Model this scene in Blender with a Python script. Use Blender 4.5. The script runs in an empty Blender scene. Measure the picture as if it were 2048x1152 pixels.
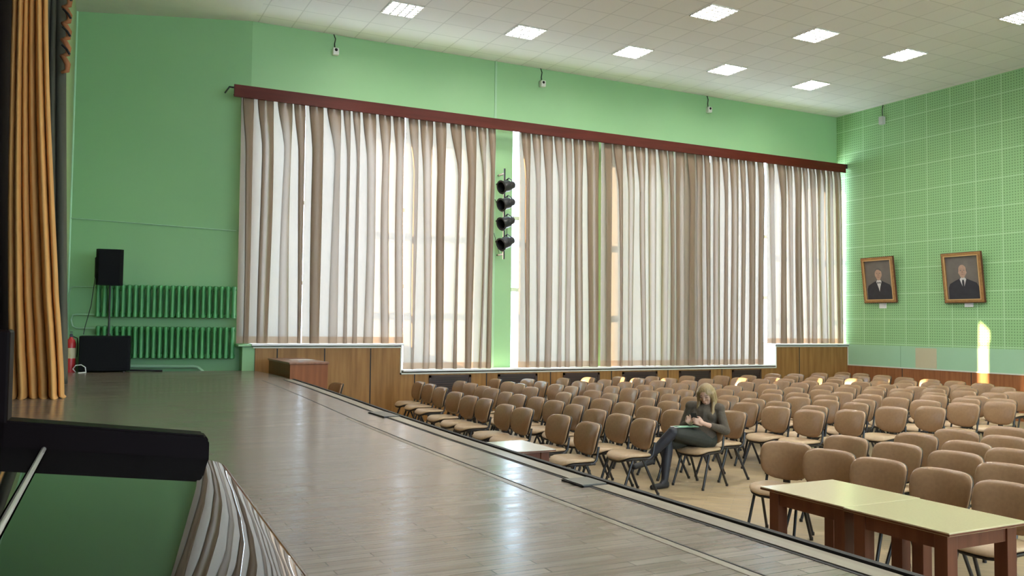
import bpy, bmesh, math, random
from math import sin, cos, pi, radians
from mathutils import Vector, Matrix, Euler

random.seed(7)
SC = bpy.context.scene
COL = SC.collection

# ------------------------------------------------------------------ camera
CZ = 1.87
FPX, YAW, PIT, ROL = 1712.16, radians(26.8107), radians(2.4629), radians(0.63284)
cy, sy, cp, sp = cos(YAW), sin(YAW), cos(PIT), sin(PIT)
fw = Vector((sy*cp, cy*cp, sp)); rt0 = Vector((cy, -sy, 0)); up0 = rt0.cross(fw)
rt = cos(ROL)*rt0 + sin(ROL)*up0; up = -sin(ROL)*rt0 + cos(ROL)*up0
cam = bpy.data.cameras.new('camera'); camo = bpy.data.objects.new('camera', cam); COL.objects.link(camo)
M = Matrix((rt, up, -fw)).transposed().to_4x4(); M.translation = Vector((0, 0, CZ))
camo.matrix_world = M
cam.sensor_width = 36; cam.lens = FPX/2048*36; cam.clip_start = .05; cam.clip_end = 300
SC.camera = camo

# ------------------------------------------------------------------ world, sun, exposure
W_ = bpy.data.worlds.new('sky'); SC.world = W_; W_.use_nodes = True
bg = W_.node_tree.nodes['Background']
bg.inputs[0].default_value = (.66, .80, 1.0, 1); bg.inputs[1].default_value = 11.5
sun = bpy.data.lights.new('sun', 'SUN'); suno = bpy.data.objects.new('sun', sun); COL.objects.link(suno)
sun.energy = 40; sun.angle = radians(.6); sun.color = (1, .68, .40)
suno.rotation_euler = Vector((1, -.39, -.352)).to_track_quat('-Z', 'Y').to_euler()
suno.location = (-30, 40, 20)
LAMP_STRENGTH = 85.0
v = SC.view_settings
v.view_transform = 'Standard'; v.look = 'None'; v.exposure = 0.28; v.gamma = 1.0
v.use_curve_mapping = False
cyc = SC.cycles
cyc.max_bounces = 8; cyc.diffuse_bounces = 5; cyc.glossy_bounces = 4; cyc.transmission_bounces = 6
cyc.transparent_max_bounces = 8; cyc.caustics_reflective = False; cyc.caustics_refractive = False
cyc.sample_clamp_indirect = 6.0; cyc.use_denoising = True

# ------------------------------------------------------------------ helpers
def nodes_of(m):
    m.use_nodes = True
    return m.node_tree.nodes, m.node_tree.links

def mat(name, col, rough=.5, metal=0, noise=0, nscale=8, stretch=(1, 1, 1), bump=0, emit=None, spec=.5, coat=0):
    m = bpy.data.materials.new(name); n, l = nodes_of(m)
    b = n['Principled BSDF']
    b.inputs['Base Color'].default_value = (*col, 1); b.inputs['Roughness'].default_value = rough
    b.inputs['Metallic'].default_value = metal; b.inputs['Specular IOR Level'].default_value = spec
    if coat: b.inputs['Coat Weight'].default_value = coat; b.inputs['Coat Roughness'].default_value = .03
    if emit: b.inputs['Emission Color'].default_value = (*emit[0], 1); b.inputs['Emission Strength'].default_value = emit[1]
    if noise or bump:
        tc = n.new('ShaderNodeTexCoord'); mp = n.new('ShaderNodeMapping'); tx = n.new('ShaderNodeTexNoise')
        mp.inputs['Scale'].default_value = stretch; tx.inputs['Scale'].default_value = nscale; tx.inputs['Detail'].default_value = 5
        l.new(tc.outputs['Object'], mp.inputs[0]); l.new(mp.outputs[0], tx.inputs['Vector'])
        if noise:
            r = n.new('ShaderNodeMapRange'); r.inputs['From Min'].default_value = .3; r.inputs['From Max'].default_value = .7
            r.inputs['To Min'].default_value = 1-noise; r.inputs['To Max'].default_value = 1+noise
            mx = n.new('ShaderNodeVectorMath'); mx.operation = 'SCALE'; mx.inputs[0].default_value = col
            l.new(tx.outputs[0], r.inputs[0]); l.new(r.outputs[0], mx.inputs['Scale']); l.new(mx.outputs[0], b.inputs['Base Color'])
        if bump:
            bp = n.new('ShaderNodeBump'); bp.inputs['Strength'].default_value = bump; bp.inputs['Distance'].default_value = .02
            l.new(tx.outputs[0], bp.inputs['Height']); l.new(bp.outputs[0], b.inputs['Normal'])
    return m

def new_mesh(name, bm, m, parent=None, smooth=False, angle=None):
    me = bpy.data.meshes.new(name); bm.normal_update(); bm.to_mesh(me); bm.free()
    if smooth:
        for p in me.polygons: p.use_smooth = True
        if angle is not None: me.set_sharp_from_angle(angle=radians(angle))
    o = bpy.data.objects.new(name, me); COL.objects.link(o)
    for k in (m if isinstance(m, (list, tuple)) else [m]): me.materials.append(k)
    if parent is not None: o.parent = parent
    return o

def B(): return bmesh.new()

def box(bm, a, b, bevel=0, rot=None, mi=0):
    """axis-aligned box from corner a to corner b; rot = matrix about its centre"""
    c = [(a[i]+b[i])/2 for i in range(3)]; s = [abs(b[i]-a[i]) for i in range(3)]
    r = bmesh.ops.create_cube(bm, size=1, matrix=Matrix.Translation(c) @ (rot or Matrix()) @ Matrix.Diagonal((*s, 1)))
    vs = r['verts']
    fs = {f for x in vs for f in x.link_faces}
    for f in fs: f.material_index = mi
    if bevel:
        es = list({e for x in vs for e in x.link_edges})
        bmesh.ops.bevel(bm, geom=es, offset=bevel, segments=2, profile=.5, affect='EDGES')

def frame_at(d):
    d = d.normalized()
    a = Vector((0, 0, 1)) if abs(d.z) < .9 else Vector((1, 0, 0))
    x = d.cross(a).normalized(); return x, d.cross(x).normalized()

def tube(bm, pts, r, n=8, cap=True, sq=1.0):
    """swept tube along points; r scalar or per-point list; sq squashes the second axis"""
    pts = [Vector(p) for p in pts]; k = len(pts)
    rs = r if isinstance(r, (list, tuple)) else [r]*k
    rings = []; x = None
    for i, p in enumerate(pts):
        d = (pts[min(i+1, k-1)]-pts[max(i-1, 0)]).normalized()
        if x is None: x, y = frame_at(d)
        else:
            x = (x-d*x.dot(d)).normalized(); y = d.cross(x)
        rings.append([bm.verts.new(p+x*cos(2*pi*j/n)*rs[i]+y*sin(2*pi*j/n)*rs[i]*sq) for j in range(n)])
    for a, b in zip(rings, rings[1:]):
        for j in range(n): bm.faces.new((a[j], a[(j+1) % n], b[(j+1) % n], b[j]))
    if cap:
        bm.faces.new(rings[0][::-1]); bm.faces.new(rings[-1])

def lathe(bm, prof, origin=(0, 0, 0), axis='Z', n=20, matrix=None):
    """revolve (r, h) profile about an axis"""
    rings = []
    Mx = matrix or (Matrix.Translation(origin) @ {'Z': Matrix(), 'X': Matrix.Rotation(pi/2, 4, 'Y'), 'Y': Matrix.Rotation(-pi/2, 4, 'X')}[axis])
    for r, h in prof:
        if r < 1e-5: rings.append([bm.verts.new(Mx @ Vector((0, 0, h)))])
        else: rings.append([bm.verts.new(Mx @ Vector((r*cos(2*pi*j/n), r*sin(2*pi*j/n), h))) for j in range(n)])
    for a, b in zip(rings, rings[1:]):
        for j in range(n):
            q = (j+1) % n
            if len(a) == 1 and len(b) == 1: continue
            if len(a) == 1: bm.faces.new((a[0], b[q], b[j]))
            elif len(b) == 1: bm.faces.new((a[j], a[q], b[0]))
            else: bm.faces.new((a[j], a[q], b[q], b[j]))

def prism(bm, poly, z0, z1, mi=0):
    """extrude a plan polygon (counter-clockwise) from z0 to z1"""
    lo = [bm.verts.new((x, y, z0)) for x, y in poly]; hi = [bm.verts.new((x, y, z1)) for x, y in poly]
    k = len(poly); fs = [bm.faces.new(lo[::-1]), bm.faces.new(hi)]
    for i in range(k): fs.append(bm.faces.new((lo[i], lo[(i+1) % k], hi[(i+1) % k], hi[i])))
    for f in fs: f.material_index = mi

def empty(name, loc=(0, 0, 0), rz=0):
    o = bpy.data.objects.new(name, None); COL.objects.link(o); o.location = loc; o.rotation_euler = (0, 0, rz)
    o.empty_display_size = .1
    return o

def tag(o, label, cat, group=None):
    o['label'] = label; o['category'] = cat
    if group: o['group'] = group
    return o

def struct(o, label=None):
    o['kind'] = 'structure'
    if label: o['label'] = label
    return o

def thing(name, label, cat, loc=(0, 0, 0), rz=0, group=None):
    return tag(empty(name, loc, rz), label, cat, group)

def copy_tree(o, parent=None):
    c = o.copy(); COL.objects.link(c)
    if parent is not None: c.parent = parent
    for ch in list(o.children): copy_tree(ch, c)
    return c

# ------------------------------------------------------------------ node helpers for the patterned surfaces
def mnode(n, l, op, a, b=None, c=None):
    k = n.new('ShaderNodeMath'); k.operation = op
    for i, x in enumerate((a, b, c)):
        if x is None: continue
        if isinstance(x, (int, float)): k.inputs[i].default_value = x
        else: l.new(x, k.inputs[i])
    return k.outputs[0]

def mixc(n, l, f, a, b):
    k = n.new('ShaderNodeMix'); k.data_type = 'RGBA'
    if isinstance(f, (int, float)): k.inputs[0].default_value = f
    else: l.new(f, k.inputs[0])
    for i, x in ((6, a), (7, b)):
        if isinstance(x, tuple): k.inputs[i].default_value = (*x, 1)
        else: l.new(x, k.inputs[i])
    return k.outputs[2]

def line_mask(n, l, co, period, width, offset=0.0):
    """1 on lines of the given width every period along a coordinate"""
    f = mnode(n, l, 'FRACT', mnode(n, l, 'DIVIDE', mnode(n, l, 'SUBTRACT', co, offset), period))
    return mnode(n, l, 'LESS_THAN', f, width/period)

def noise_out(n, l, vec, scale, detail=4, stretch=None):
    if stretch:
        mp = n.new('ShaderNodeMapping'); mp.inputs['Scale'].default_value = stretch; l.new(vec, mp.inputs[0]); vec = mp.outputs[0]
    t = n.new('ShaderNodeTexNoise'); t.inputs['Scale'].default_value = scale; t.inputs['Detail'].default_value = detail
    l.new(vec, t.inputs['Vector']); return t.outputs[0]

def plank_mat(name, c1, c2, gap, length, width, rough, rot=0, bump=.25, grain=.18, rvar=.1, along=(1, 14, 1), coat=0, cracks=False):
    m = bpy.data.materials.new(name); n, l = nodes_of(m); b = n['Principled BSDF']
    tc = n.new('ShaderNodeTexCoord'); mp = n.new('ShaderNodeMapping'); mp.inputs['Rotation'].default_value = (0, 0, rot)
    l.new(tc.outputs['Object'], mp.inputs[0])
    br = n.new('ShaderNodeTexBrick'); l.new(mp.outputs[0], br.inputs['Vector'])
    br.inputs['Color1'].default_value = (*c1, 1); br.inputs['Color2'].default_value = (*c2, 1); br.inputs['Mortar'].default_value = (*gap, 1)
    br.inputs['Scale'].default_value = 1; br.inputs['Brick Width'].default_value = length; br.inputs['Row Height'].default_value = width
    br.inputs['Mortar Size'].default_value = .0022; br.inputs['Mortar Smooth'].default_value = .3; br.offset_frequency = 2; br.offset = .37
    g = noise_out(n, l, mp.outputs[0], 3, 6, along)
    big = noise_out(n, l, mp.outputs[0], .8, 3)
    r = n.new('ShaderNodeMapRange'); r.inputs['From Min'].default_value = .3; r.inputs['From Max'].default_value = .7
    r.inputs['To Min'].default_value = 1-grain; r.inputs['To Max'].default_value = 1+grain; l.new(g, r.inputs[0])
    sc = n.new('ShaderNodeVectorMath'); sc.operation = 'SCALE'; l.new(br.outputs[0], sc.inputs[0]); l.new(r.outputs[0], sc.inputs['Scale'])
    outc = sc.outputs[0]
    if cracks:                                # worn joints open up here and there
        big2 = noise_out(n, l, mp.outputs[0], 1.7, 5, (1, 5, 1))
        outc = mixc(n, l, mnode(n, l, 'MULTIPLY', br.outputs['Fac'], mnode(n, l, 'GREATER_THAN', big2, .53)), outc, (.018, .014, .011))
    l.new(outc, b.inputs['Base Color'])
    rr = n.new('ShaderNodeMapRange'); rr.inputs['From Min'].default_value = .3; rr.inputs['From Max'].default_value = .7
    rr.inputs['To Min'].default_value = rough-rvar*.5; rr.inputs['To Max'].default_value = rough+rvar
    bw = n.new('ShaderNodeRGBToBW'); l.new(br.outputs[0], bw.inputs[0])
    lo, hi = sum(c1)/3, sum(c2)/3
    l.new(mnode(n, l, 'ADD', mnode(n, l, 'MULTIPLY', big, .5), mnode(n, l, 'MULTIPLY', mnode(n, l, 'DIVIDE', mnode(n, l, 'SUBTRACT', bw.outputs[0], lo), hi-lo), .5)), rr.inputs[0])
    l.new(rr.outputs[0], b.inputs['Roughness'])
    hb = mnode(n, l, 'SUBTRACT', mnode(n, l, 'MULTIPLY', g, .06), br.outputs['Fac'])
    bp = n.new('ShaderNodeBump'); bp.inputs['Strength'].default_value = bump; bp.inputs['Distance'].default_value = .004
    l.new(hb, bp.inputs['Height']); l.new(bp.outputs[0], b.inputs['Normal'])
    if cracks: b.inputs['Specular IOR Level'].default_value = .75
    return m

GREEN = (.285, .53, .265)
def wall_paint():
    m = bpy.data.materials.new('green_wall_paint'); n, l = nodes_of(m); b = n['Principled BSDF']
    tc = n.new('ShaderNodeTexCoord'); big = noise_out(n, l, tc.outputs['Object'], .55, 4); fine = noise_out(n, l, tc.outputs['Object'], 9, 5)
    c = mixc(n, l, big, (GREEN[0]*.92, GREEN[1]*.94, GREEN[2]*.9), (GREEN[0]*1.12, GREEN[1]*1.06, GREEN[2]*1.1))
    l.new(c, b.inputs['Base Color']); b.inputs['Roughness'].default_value = .55
    bp = n.new('ShaderNodeBump'); bp.inputs['Strength'].default_value = .25; bp.inputs['Distance'].default_value = .03
    h = mnode(n, l, 'ADD', mnode(n, l, 'MULTIPLY', big, 1.2), mnode(n, l, 'MULTIPLY', fine, .15))
    l.new(h, bp.inputs['Height']); l.new(bp.outputs[0], b.inputs['Normal'])
    return m

def pegboard():
    m = bpy.data.materials.new('green_perforated_board'); n, l = nodes_of(m); b = n['Principled BSDF']
    tc = n.new('ShaderNodeTexCoord'); s = n.new('ShaderNodeSeparateXYZ'); l.new(tc.outputs['Object'], s.inputs[0])
    y, z = s.outputs[1], s.outputs[2]
    def cell(co, p):
        f = mnode(n, l, 'FRACT', mnode(n, l, 'DIVIDE', co, p)); return mnode(n, l, 'MULTIPLY', mnode(n, l, 'SUBTRACT', f, .5), p)
    P = .06
    a, c = cell(y, P), cell(z, P)
    d = mnode(n, l, 'SQRT', mnode(n, l, 'ADD', mnode(n, l, 'MULTIPLY', a, a), mnode(n, l, 'MULTIPLY', c, c)))
    hole = mnode(n, l, 'LESS_THAN', d, .013)
    seam = mnode(n, l, 'MAXIMUM', line_mask(n, l, y, .6, .024), line_mask(n, l, z, .6, .024, .3))
    hole = mnode(n, l, 'MULTIPLY', hole, mnode(n, l, 'SUBTRACT', 1, seam))
    big = noise_out(n, l, tc.outputs['Object'], .7, 3)
    base = mixc(n, l, big, (.27, .50, .22), (.31, .55, .255))
    base = mixc(n, l, seam, base, (.40, .63, .34))
    l.new(mixc(n, l, hole, base, (.13, .26, .10)), b.inputs['Base Color']); b.inputs['Roughness'].default_value = .6
    bp = n.new('ShaderNodeBump'); bp.inputs['Strength'].default_value = .4; bp.inputs['Distance'].default_value = .006
    l.new(mnode(n, l, 'SUBTRACT', 1, hole), bp.inputs['Height']); l.new(bp.outputs[0], b.inputs['Normal'])
    return m

def ceiling_tiles():
    m = bpy.data.materials.new('suspended_ceiling_tiles'); n, l = nodes_of(m); b = n['Principled BSDF']
    tc = n.new('ShaderNodeTexCoord'); s = n.new('ShaderNodeSeparateXYZ'); l.new(tc.outputs['Object'], s.inputs[0])
    g = mnode(n, l, 'MAXIMUM', line_mask(n, l, s.outputs[0], .6, .022, 4.566-.011), line_mask(n, l, s.outputs[1], .61, .022, 13.665-.011))
    fine = noise_out(n, l, tc.outputs['Object'], 60, 3)
    # each tile its own slight tone
    v = n.new('ShaderNodeCombineXYZ')
    l.new(mnode(n, l, 'FLOOR', mnode(n, l, 'DIVIDE', mnode(n, l, 'SUBTRACT', s.outputs[0], 4.566), .6)), v.inputs[0])
    l.new(mnode(n, l, 'FLOOR', mnode(n, l, 'DIVIDE', mnode(n, l, 'SUBTRACT', s.outputs[1], 13.665), .61)), v.inputs[1])
    wn = n.new('ShaderNodeTexWhiteNoise'); wn.noise_dimensions = '2D'; l.new(v.outputs[0], wn.inputs['Vector'])
    t = mixc(n, l, wn.outputs[0], (.70, .69, .67), (.74, .73, .71))
    t = mixc(n, l, mnode(n, l, 'MULTIPLY', fine, .25), t, (.58, .57, .55))
    l.new(mixc(n, l, g, t, (.56, .555, .54)), b.inputs['Base Color']); b.inputs['Roughness'].default_value = .8
    bp = n.new('ShaderNodeBump'); bp.inputs['Strength'].default_value = .5; bp.inputs['Distance'].default_value = .006
    l.new(g, bp.inputs['Height']); l.new(bp.outputs[0], b.inputs['Normal'])
    return m

def wood_panel(name, c1, c2, rough=.35, scale=2.2, st=(6, 6, .5)):
    m = bpy.data.materials.new(name); n, l = nodes_of(m); b = n['Principled BSDF']
    tc = n.new('ShaderNodeTexCoord'); g = noise_out(n, l, tc.outputs['Object'], scale, 6, st)
    cr = n.new('ShaderNodeMapRange'); cr.inputs['From Min'].default_value = .35; cr.inputs['From Max'].default_value = .65; l.new(g, cr.inputs[0])
    l.new(mixc(n, l, cr.outputs[0], c1, c2), b.inputs['Base Color']); b.inputs['Roughness'].default_value = rough; b.inputs['Specular IOR Level'].default_value = .22
    return m

def curtain_mat(name, dif, tra, f=.5):
    m = bpy.data.materials.new(name); n, l = nodes_of(m); n.remove(n['Principled BSDF'])
    tc = n.new('ShaderNodeTexCoord'); g = noise_out(n, l, tc.outputs['Object'], 60, 3, (1, 1, .15))
    d = n.new('ShaderNodeBsdfDiffuse'); t = n.new('ShaderNodeBsdfTranslucent'); mx = n.new('ShaderNodeMixShader'); mx.inputs[0].default_value = f
    l.new(mixc(n, l, g, tuple(x*.92 for x in dif), tuple(min(1, x*1.06) for x in dif)), d.inputs[0]); t.inputs[0].default_value = (*tra, 1)
    l.new(d.outputs[0], mx.inputs[1]); l.new(t.outputs[0], mx.inputs[2]); l.new(mx.outputs[0], n['Material Output'].inputs[0])
    return m

def glass_mat():
    m = bpy.data.materials.new('window_glass'); n, l = nodes_of(m); n.remove(n['Principled BSDF'])
    t = n.new('ShaderNodeBsdfTransparent'); g = n.new('ShaderNodeBsdfGlossy'); g.inputs['Roughness'].default_value = .02
    t.inputs[0].default_value = (.93, .96, .95, 1)
    mx = n.new('ShaderNodeMixShader'); mx.inputs[0].default_value = .06
    l.new(t.outputs[0], mx.inputs[1]); l.new(g.outputs[0], mx.inputs[2]); l.new(mx.outputs[0], n['Material Output'].inputs[0])
    return m

MT = dict(
    wall=wall_paint(), peg=pegboard(), tiles=ceiling_tiles(),
    plaster=mat('white_plaster', (.72, .71, .67), .8, noise=.03, nscale=3),
    stage=plank_mat('stage_parquet', (.168, .132, .106), (.202, .162, .131), (.108, .083, .066), .5, .056, .21, bump=.32, grain=.16, rvar=.05, cracks=True),
    hall=plank_mat('hall_parquet', (.31, .235, .137), (.40, .31, .185), (.17, .12, .07), .45, .075, .36, rot=radians(45), bump=.2, grain=.12),
    nosing=wood_panel('stage_nosing_wood', (.235, .20, .15), (.32, .28, .215), .35, 2, (8, .4, 8)),
    black=mat('black_gap', (.012, .011, .010), .7),
    panel=wood_panel('varnished_oak_panel', (.215, .105, .030), (.30, .155, .050), .45),
    redpanel=wood_panel('reddish_wall_panel', (.23, .085, .033), (.31, .125, .05), .38),
    gpaint=mat('pale_green_gloss_paint', (.34, .56, .36), .35),
    white=mat('white_gloss_paint', (.74, .75, .72), .35),
    trimw=mat('cream_trim_strip', (.60, .60, .52), .4),
    pelmet=wood_panel('mahogany_pelmet', (.075, .011, .006), (.10, .016, .009), .38, 2, (.5, 6, 6)),
    curtain=curtain_mat('tan_curtain_cloth', (.47, .34, .24), (.238, .212, .188)),
    hem=curtain_mat('doubled_curtain_hem', (.46, .33, .24), (.19, .13, .09), .42),
    glass=glass_mat(),
    frame=mat('white_window_frame', (.7, .7, .68), .4),
    rad=mat('green_radiator_paint', (.075, .31, .10), .35, noise=.08, nscale=6),
    iron=mat('matt_black_metal', (.015, .015, .017), .45),
    chrome=mat('dull_steel', (.55, .55, .55), .3, 1),
    spk=mat('black_speaker_box', (.005, .005, .006), .5, spec=.12, noise=.2, nscale=90),
    grille=mat('black_speaker_grille', (.006, .006, .007), .6, spec=.1, noise=.3, nscale=140),
    leather=mat('brown_leatherette_back', (.275, .166, .088), .27, noise=.06, nscale=35, bump=.03, spec=.55),
    seat=mat('lamplit_tan_leatherette_seat', (.40, .285, .17), .40, noise=.07, nscale=35, bump=.06),  # paler than the back: lamp light from above is put into the colour
    plastic=mat('black_chair_plastic', (.02, .017, .015), .4),
    tubeblk=mat('black_enamelled_tube', (.016, .015, .016), .3),
    brown=wood_panel('dark_brown_table_wood', (.10, .034, .017), (.14, .05, .026), .4),
    ttop=mat('cream_laminate_tabletop', (.50, .44, .265), .22, noise=.03, nscale=60),
    ttop2=mat('pale_grey_laminate_tabletop', (.50, .47, .40), .25, noise=.03, nscale=60),
    lect=wood_panel('reddish_lectern_veneer', (.20, .065, .020), (.265, .092, .030), .45),
    paper=mat('white_paper', (.8, .8, .78), .6),
    gold=mat('orange_velvet_curtain', (.64, .33, .10), .75, noise=.10, nscale=14, stretch=(1, 1, .1)),
    drape=mat('grey_green_drape_cloth', (.085, .085, .06), .8, noise=.12, nscale=10, stretch=(1, 1, .1)),
    dark=mat('shaded_backstage_cloth', (.02, .013, .01), .9),  # near black: the backstage shade is part of this cloth colour
    swag=mat('orange_fringe_cloth', (.42, .16, .06), .7),
    lacquer=mat('black_piano_lacquer', (.006, .006, .005), .015, spec=.75),
    ebony=mat('dark_piano_wood', (.005, .0025, .0025), .4, spec=.03),
    brass=mat('polished_hinge_steel', (.85, .83, .78), .38, 1),
    red=mat('fire_red_enamel', (.50, .025, .03), .3),
    label=mat('pale_extinguisher_label', (.62, .52, .33), .5),
    box=mat('grey_plastic_box', (.52, .53, .50), .5),
    wbox=mat('white_plastic_box', (.72, .72, .68), .45),
    goldfr=mat('gilt_picture_frame', (.36, .185, .06), .38, .35, noise=.2, nscale=25),
    lipgold=mat('bright_gilt_lip', (.62, .40, .17), .35, .35),
    canvas=mat('grey_painted_canvas', (.155, .135, .115), .6, noise=.15, nscale=3),
    suit=mat('painted_dark_suit', (.022, .022, .028), .6, noise=.15, nscale=8),
    flesh=mat('painted_flesh', (.42, .27, .19), .6, noise=.12, nscale=14),
    hairp=mat('painted_grey_hair', (.12, .11, .10), .6),
    shirt=mat('painted_white_shirt', (.62, .61, .58), .6),
    skin=mat('skin', (.52, .33, .24), .5),
    sweater=mat('dark_olive_knit', (.075, .060, .042), .85, noise=.15, nscale=50, bump=.15),
    skirt=mat('dark_grey_green_skirt', (.030, .031, .022), .8, noise=.1, nscale=30),
    tights=mat('dark_tights', (.016, .016, .022), .6),
    shoe=mat('black_suede_shoe', (.013, .012, .013), .6),
    hair=mat('blonde_hair', (.26, .185, .085), .45, noise=.35, nscale=30, stretch=(6, 6, .4)),
    phone=mat('black_phone_case', (.02, .02, .024), .25),
    gpaper=mat('green_printed_leaflet', (.25, .48, .33), .5),
    beige=mat('beige_repair_panel', (.52, .47, .31), .4),
    louvre=mat('grey_louvre_metal', (.30, .30, .27), .5),
    lamp=mat('fluorescent_diffuser', (.9, .9, .85), .5, emit=((1, .96, .90), LAMP_STRENGTH)),
    pave=mat('pale_bounce_ground', (.76, .78, .82), .8, noise=.1, nscale=.5),  # unseen ground, added pale so daylight bounces up through the windows
)

# ------------------------------------------------------------------ room shell
R, Wy, H = 17.38, 15.85, 7.334
LX, LY = -.19, 16.85                       # corner of the splayed stage-side wall
YB = -8.0                                  # wall behind the camera
OUT = 16.5                                 # outer face of the window wall
ST = 1.01                                  # stage height

bm = B(); box(bm, (-7, YB, -.2), (R+.3, 17.4, 0)); struct(new_mesh('floor', bm, MT['hall']), 'parquet floor of the hall')

edge = [(2.6, YB), (2.6, 4.0), (2.63, 6.0), (2.68, 7.6), (2.78, 9.6), (2.86, 11.5), (2.90, 13.0), (2.90, 14.6), (2.80, 15.50), (2.66, 15.72)]
bm = B()
prism(bm, [(-6.9, YB)] + edge + [(1.1, 15.74), (.2, 16.42), (-.26, 16.55), (-6.9, 16.55)], ST-.12, ST)
stage = struct(new_mesh('floor_stage', bm, MT['stage']), 'raised stage floor of worn grey-brown parquet')
bm = B()
ed2 = [(x-.05, y) for x, y in edge]
for a, b in zip(ed2, ed2[1:]):
    prism(bm, [(a[0]-.1, a[1]), a, b, (b[0]-.1, b[1])], 0, ST-.12)
struct(new_mesh('wall_stage_front', bm, MT['panel']))

def offset_strip(name, o0, o1, z0, z1, m, y1=None):
    bm = B()
    pts = [p for p in edge if y1 is None or p[1] <= y1]
    for a, b in zip(pts, pts[1:]):
        prism(bm, [(a[0]+o0, a[1]), (a[0]+o1, a[1]), (b[0]+o1, b[1]), (b[0]+o0, b[1])], z0, z1)
    return new_mesh(name, bm, m)
struct(offset_strip('trim_1', -.010, .022, ST-.05, ST+.014, MT['black'], 13.1), 'dark metal nosing along the stage edge')
struct(offset_strip('trim_2', -.125, -.022, ST-.03, ST+.006, MT['nosing'], 13.1), 'pale board along the stage edge')
struct(offset_strip('trim_3', -.145, -.125, ST-.03, ST+.002, MT['black'], 13.1))
struct(offset_strip('trim_4', -.455, -.447, ST-.03, ST+.0015, MT['black'], 13.1))
struct(offset_strip('trim_5', -.50, -.462, ST-.03, ST+.0015, MT['nosing'], 9.0))

# ceiling: tiled over the hall, plain plaster over the stage
bm = B(); box(bm, (2.67, YB, H), (R+.3, Wy+.02, H+.15)); struct(new_mesh('ceiling', bm, MT['tiles']), 'suspended ceiling of white square tiles')
bm = B(); prism(bm, [(-7, YB), (2.67, YB), (2.67, Wy+.02), (2.67, 16.2), (LX-.3, LY+.4), (-7, LY+.4)], H, H+.15)
struct(new_mesh('ceiling_plaster', bm, MT['plaster']), 'plain white plaster ceiling over the stage')

# right wall
bm = B(); box(bm, (R, YB, 0), (R+.3, OUT, H+.1)); struct(new_mesh('wall_right', bm, MT['peg']), 'green perforated acoustic board wall')
bm = B(); box(bm, (R-.012, YB, .965), (R, 15.51, 1.474)); struct(new_mesh('trim_6', bm, MT['gpaint']), 'smooth pale green band along the right wall')
bm = B()
for y in (13.95, 11.85, 8.5, 5.2):
    box(bm, (R-.0145, y, .975), (R-.012, y+.012, 1.474))
struct(new_mesh('trim_7', bm, mat('green_band_joint', (.2, .36, .21), .5)))
bm = B(); box(bm, (R-.03, YB, .945), (R, 15.51, .972)); struct(new_mesh('trim_8', bm, MT['trimw']), 'cream strip above the brown panelling of the right wall')
bm = B(); box(bm, (R-.02, YB, 0), (R, 15.51, .945)); struct(new_mesh('trim_9', bm, MT['redpanel']), 'reddish brown panelling along the foot of the right wall')
bm = B()
for y in (13.9, 12.15, 10.6, 9.0, 7.4): box(bm, (R-.022, y, 0), (R-.019, y+.018, .945))
struct(new_mesh('trim_10', bm, MT['black']))
bm = B(); box(bm, (R-.016, 13.0, .98), (R-.011, 13.55, 1.44)); tag(new_mesh('repair_panel', bm, MT['beige']), 'beige square patch in the pale green band of the right wall', 'panel')

# wall behind the camera and backstage shell
RW = [(-.4, 3.0), (4.0, 7.4), (8.4, 11.8), (12.8, 16.2)]       # unseen windows, added behind the camera to fill the hall with daylight
RZ0, RZ1 = 1.4, 6.2
bm = B(); xs = [-7]+[q for w in RW for q in w]+[R+.3]
for k in range(0, len(xs), 2): box(bm, (xs[k], YB-.3, 0), (xs[k+1], YB, H+.1))
for a, b in RW: box(bm, (a, YB-.3, 0), (b, YB, RZ0)); box(bm, (a, YB-.3, RZ1), (b, YB, H+.1))
struct(new_mesh('wall_rear', bm, MT['wall']))
bm = B(); box(bm, (-30, -60, -1.2), (60, YB-.31, -1.0)); struct(new_mesh('ground_yard', bm, MT['pave']), 'pale ground outside the added windows behind the camera')
bm = B(); box(bm, (-7.2, YB, 0), (-7, LY+.5, H+.1)); struct(new_mesh('wall_backstage', bm, MT['dark']))
bm = B(); prism(bm, [(-.30, 13.35), (LX, LY), (LX-.15, LY+.02), (-.45, 13.35)], ST-.2, H+.1)
struct(new_mesh('wall_left', bm, mat('pale_yellow_green_paint', (.42, .52, .28), .6)), 'pale green side wall of the stage opening')
bm = B(); tube(bm, [(LX+.012, LY-.015, ST), (LX+.012, LY-.015, H)], .018, 6); struct(new_mesh('trim_11', bm, mat('pale_mint_paint', (.5, .78, .55), .5)), 'pale pipe in the corner of the stage wall')
bm = B(); box(bm, (-7, LY-.02, 0), (LX-.1, LY+.3, H+.1)); struct(new_mesh('wall_backstage_end', bm, MT['dark']))

# splayed wall beside the stage
bm = B(); prism(bm, [(2.67, Wy), (2.67, OUT), (LX-.3, LY+.4), (LX, LY)][::-1], 0, H+.1)
bmesh.ops.recalc_face_normals(bm, faces=bm.faces)
struct(new_mesh('wall_stage_side', bm, MT['wall']), 'plain green wall beside the stage')
U = Vector((2.67-LX, Wy-LY, 0)).normalized(); Nn = Vector((U.y, -U.x, 0))   # along the wall, and out of it into the room
if Nn.y > 0: Nn = -Nn
def on_splay(t, off, z):
    p = Vector((LX, LY, 0)) + U*t + Nn*off
    return Vector((p.x, p.y, z))
bm = B(); tube(bm, [on_splay(.02, .01, 3.655), on_splay(2.83, .012, 3.50)], .013, 6)
tag(new_mesh('cable_conduit', bm, MT['gpaint']), 'thin pale conduit running along the green wall above the loudspeaker', 'conduit')

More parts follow.
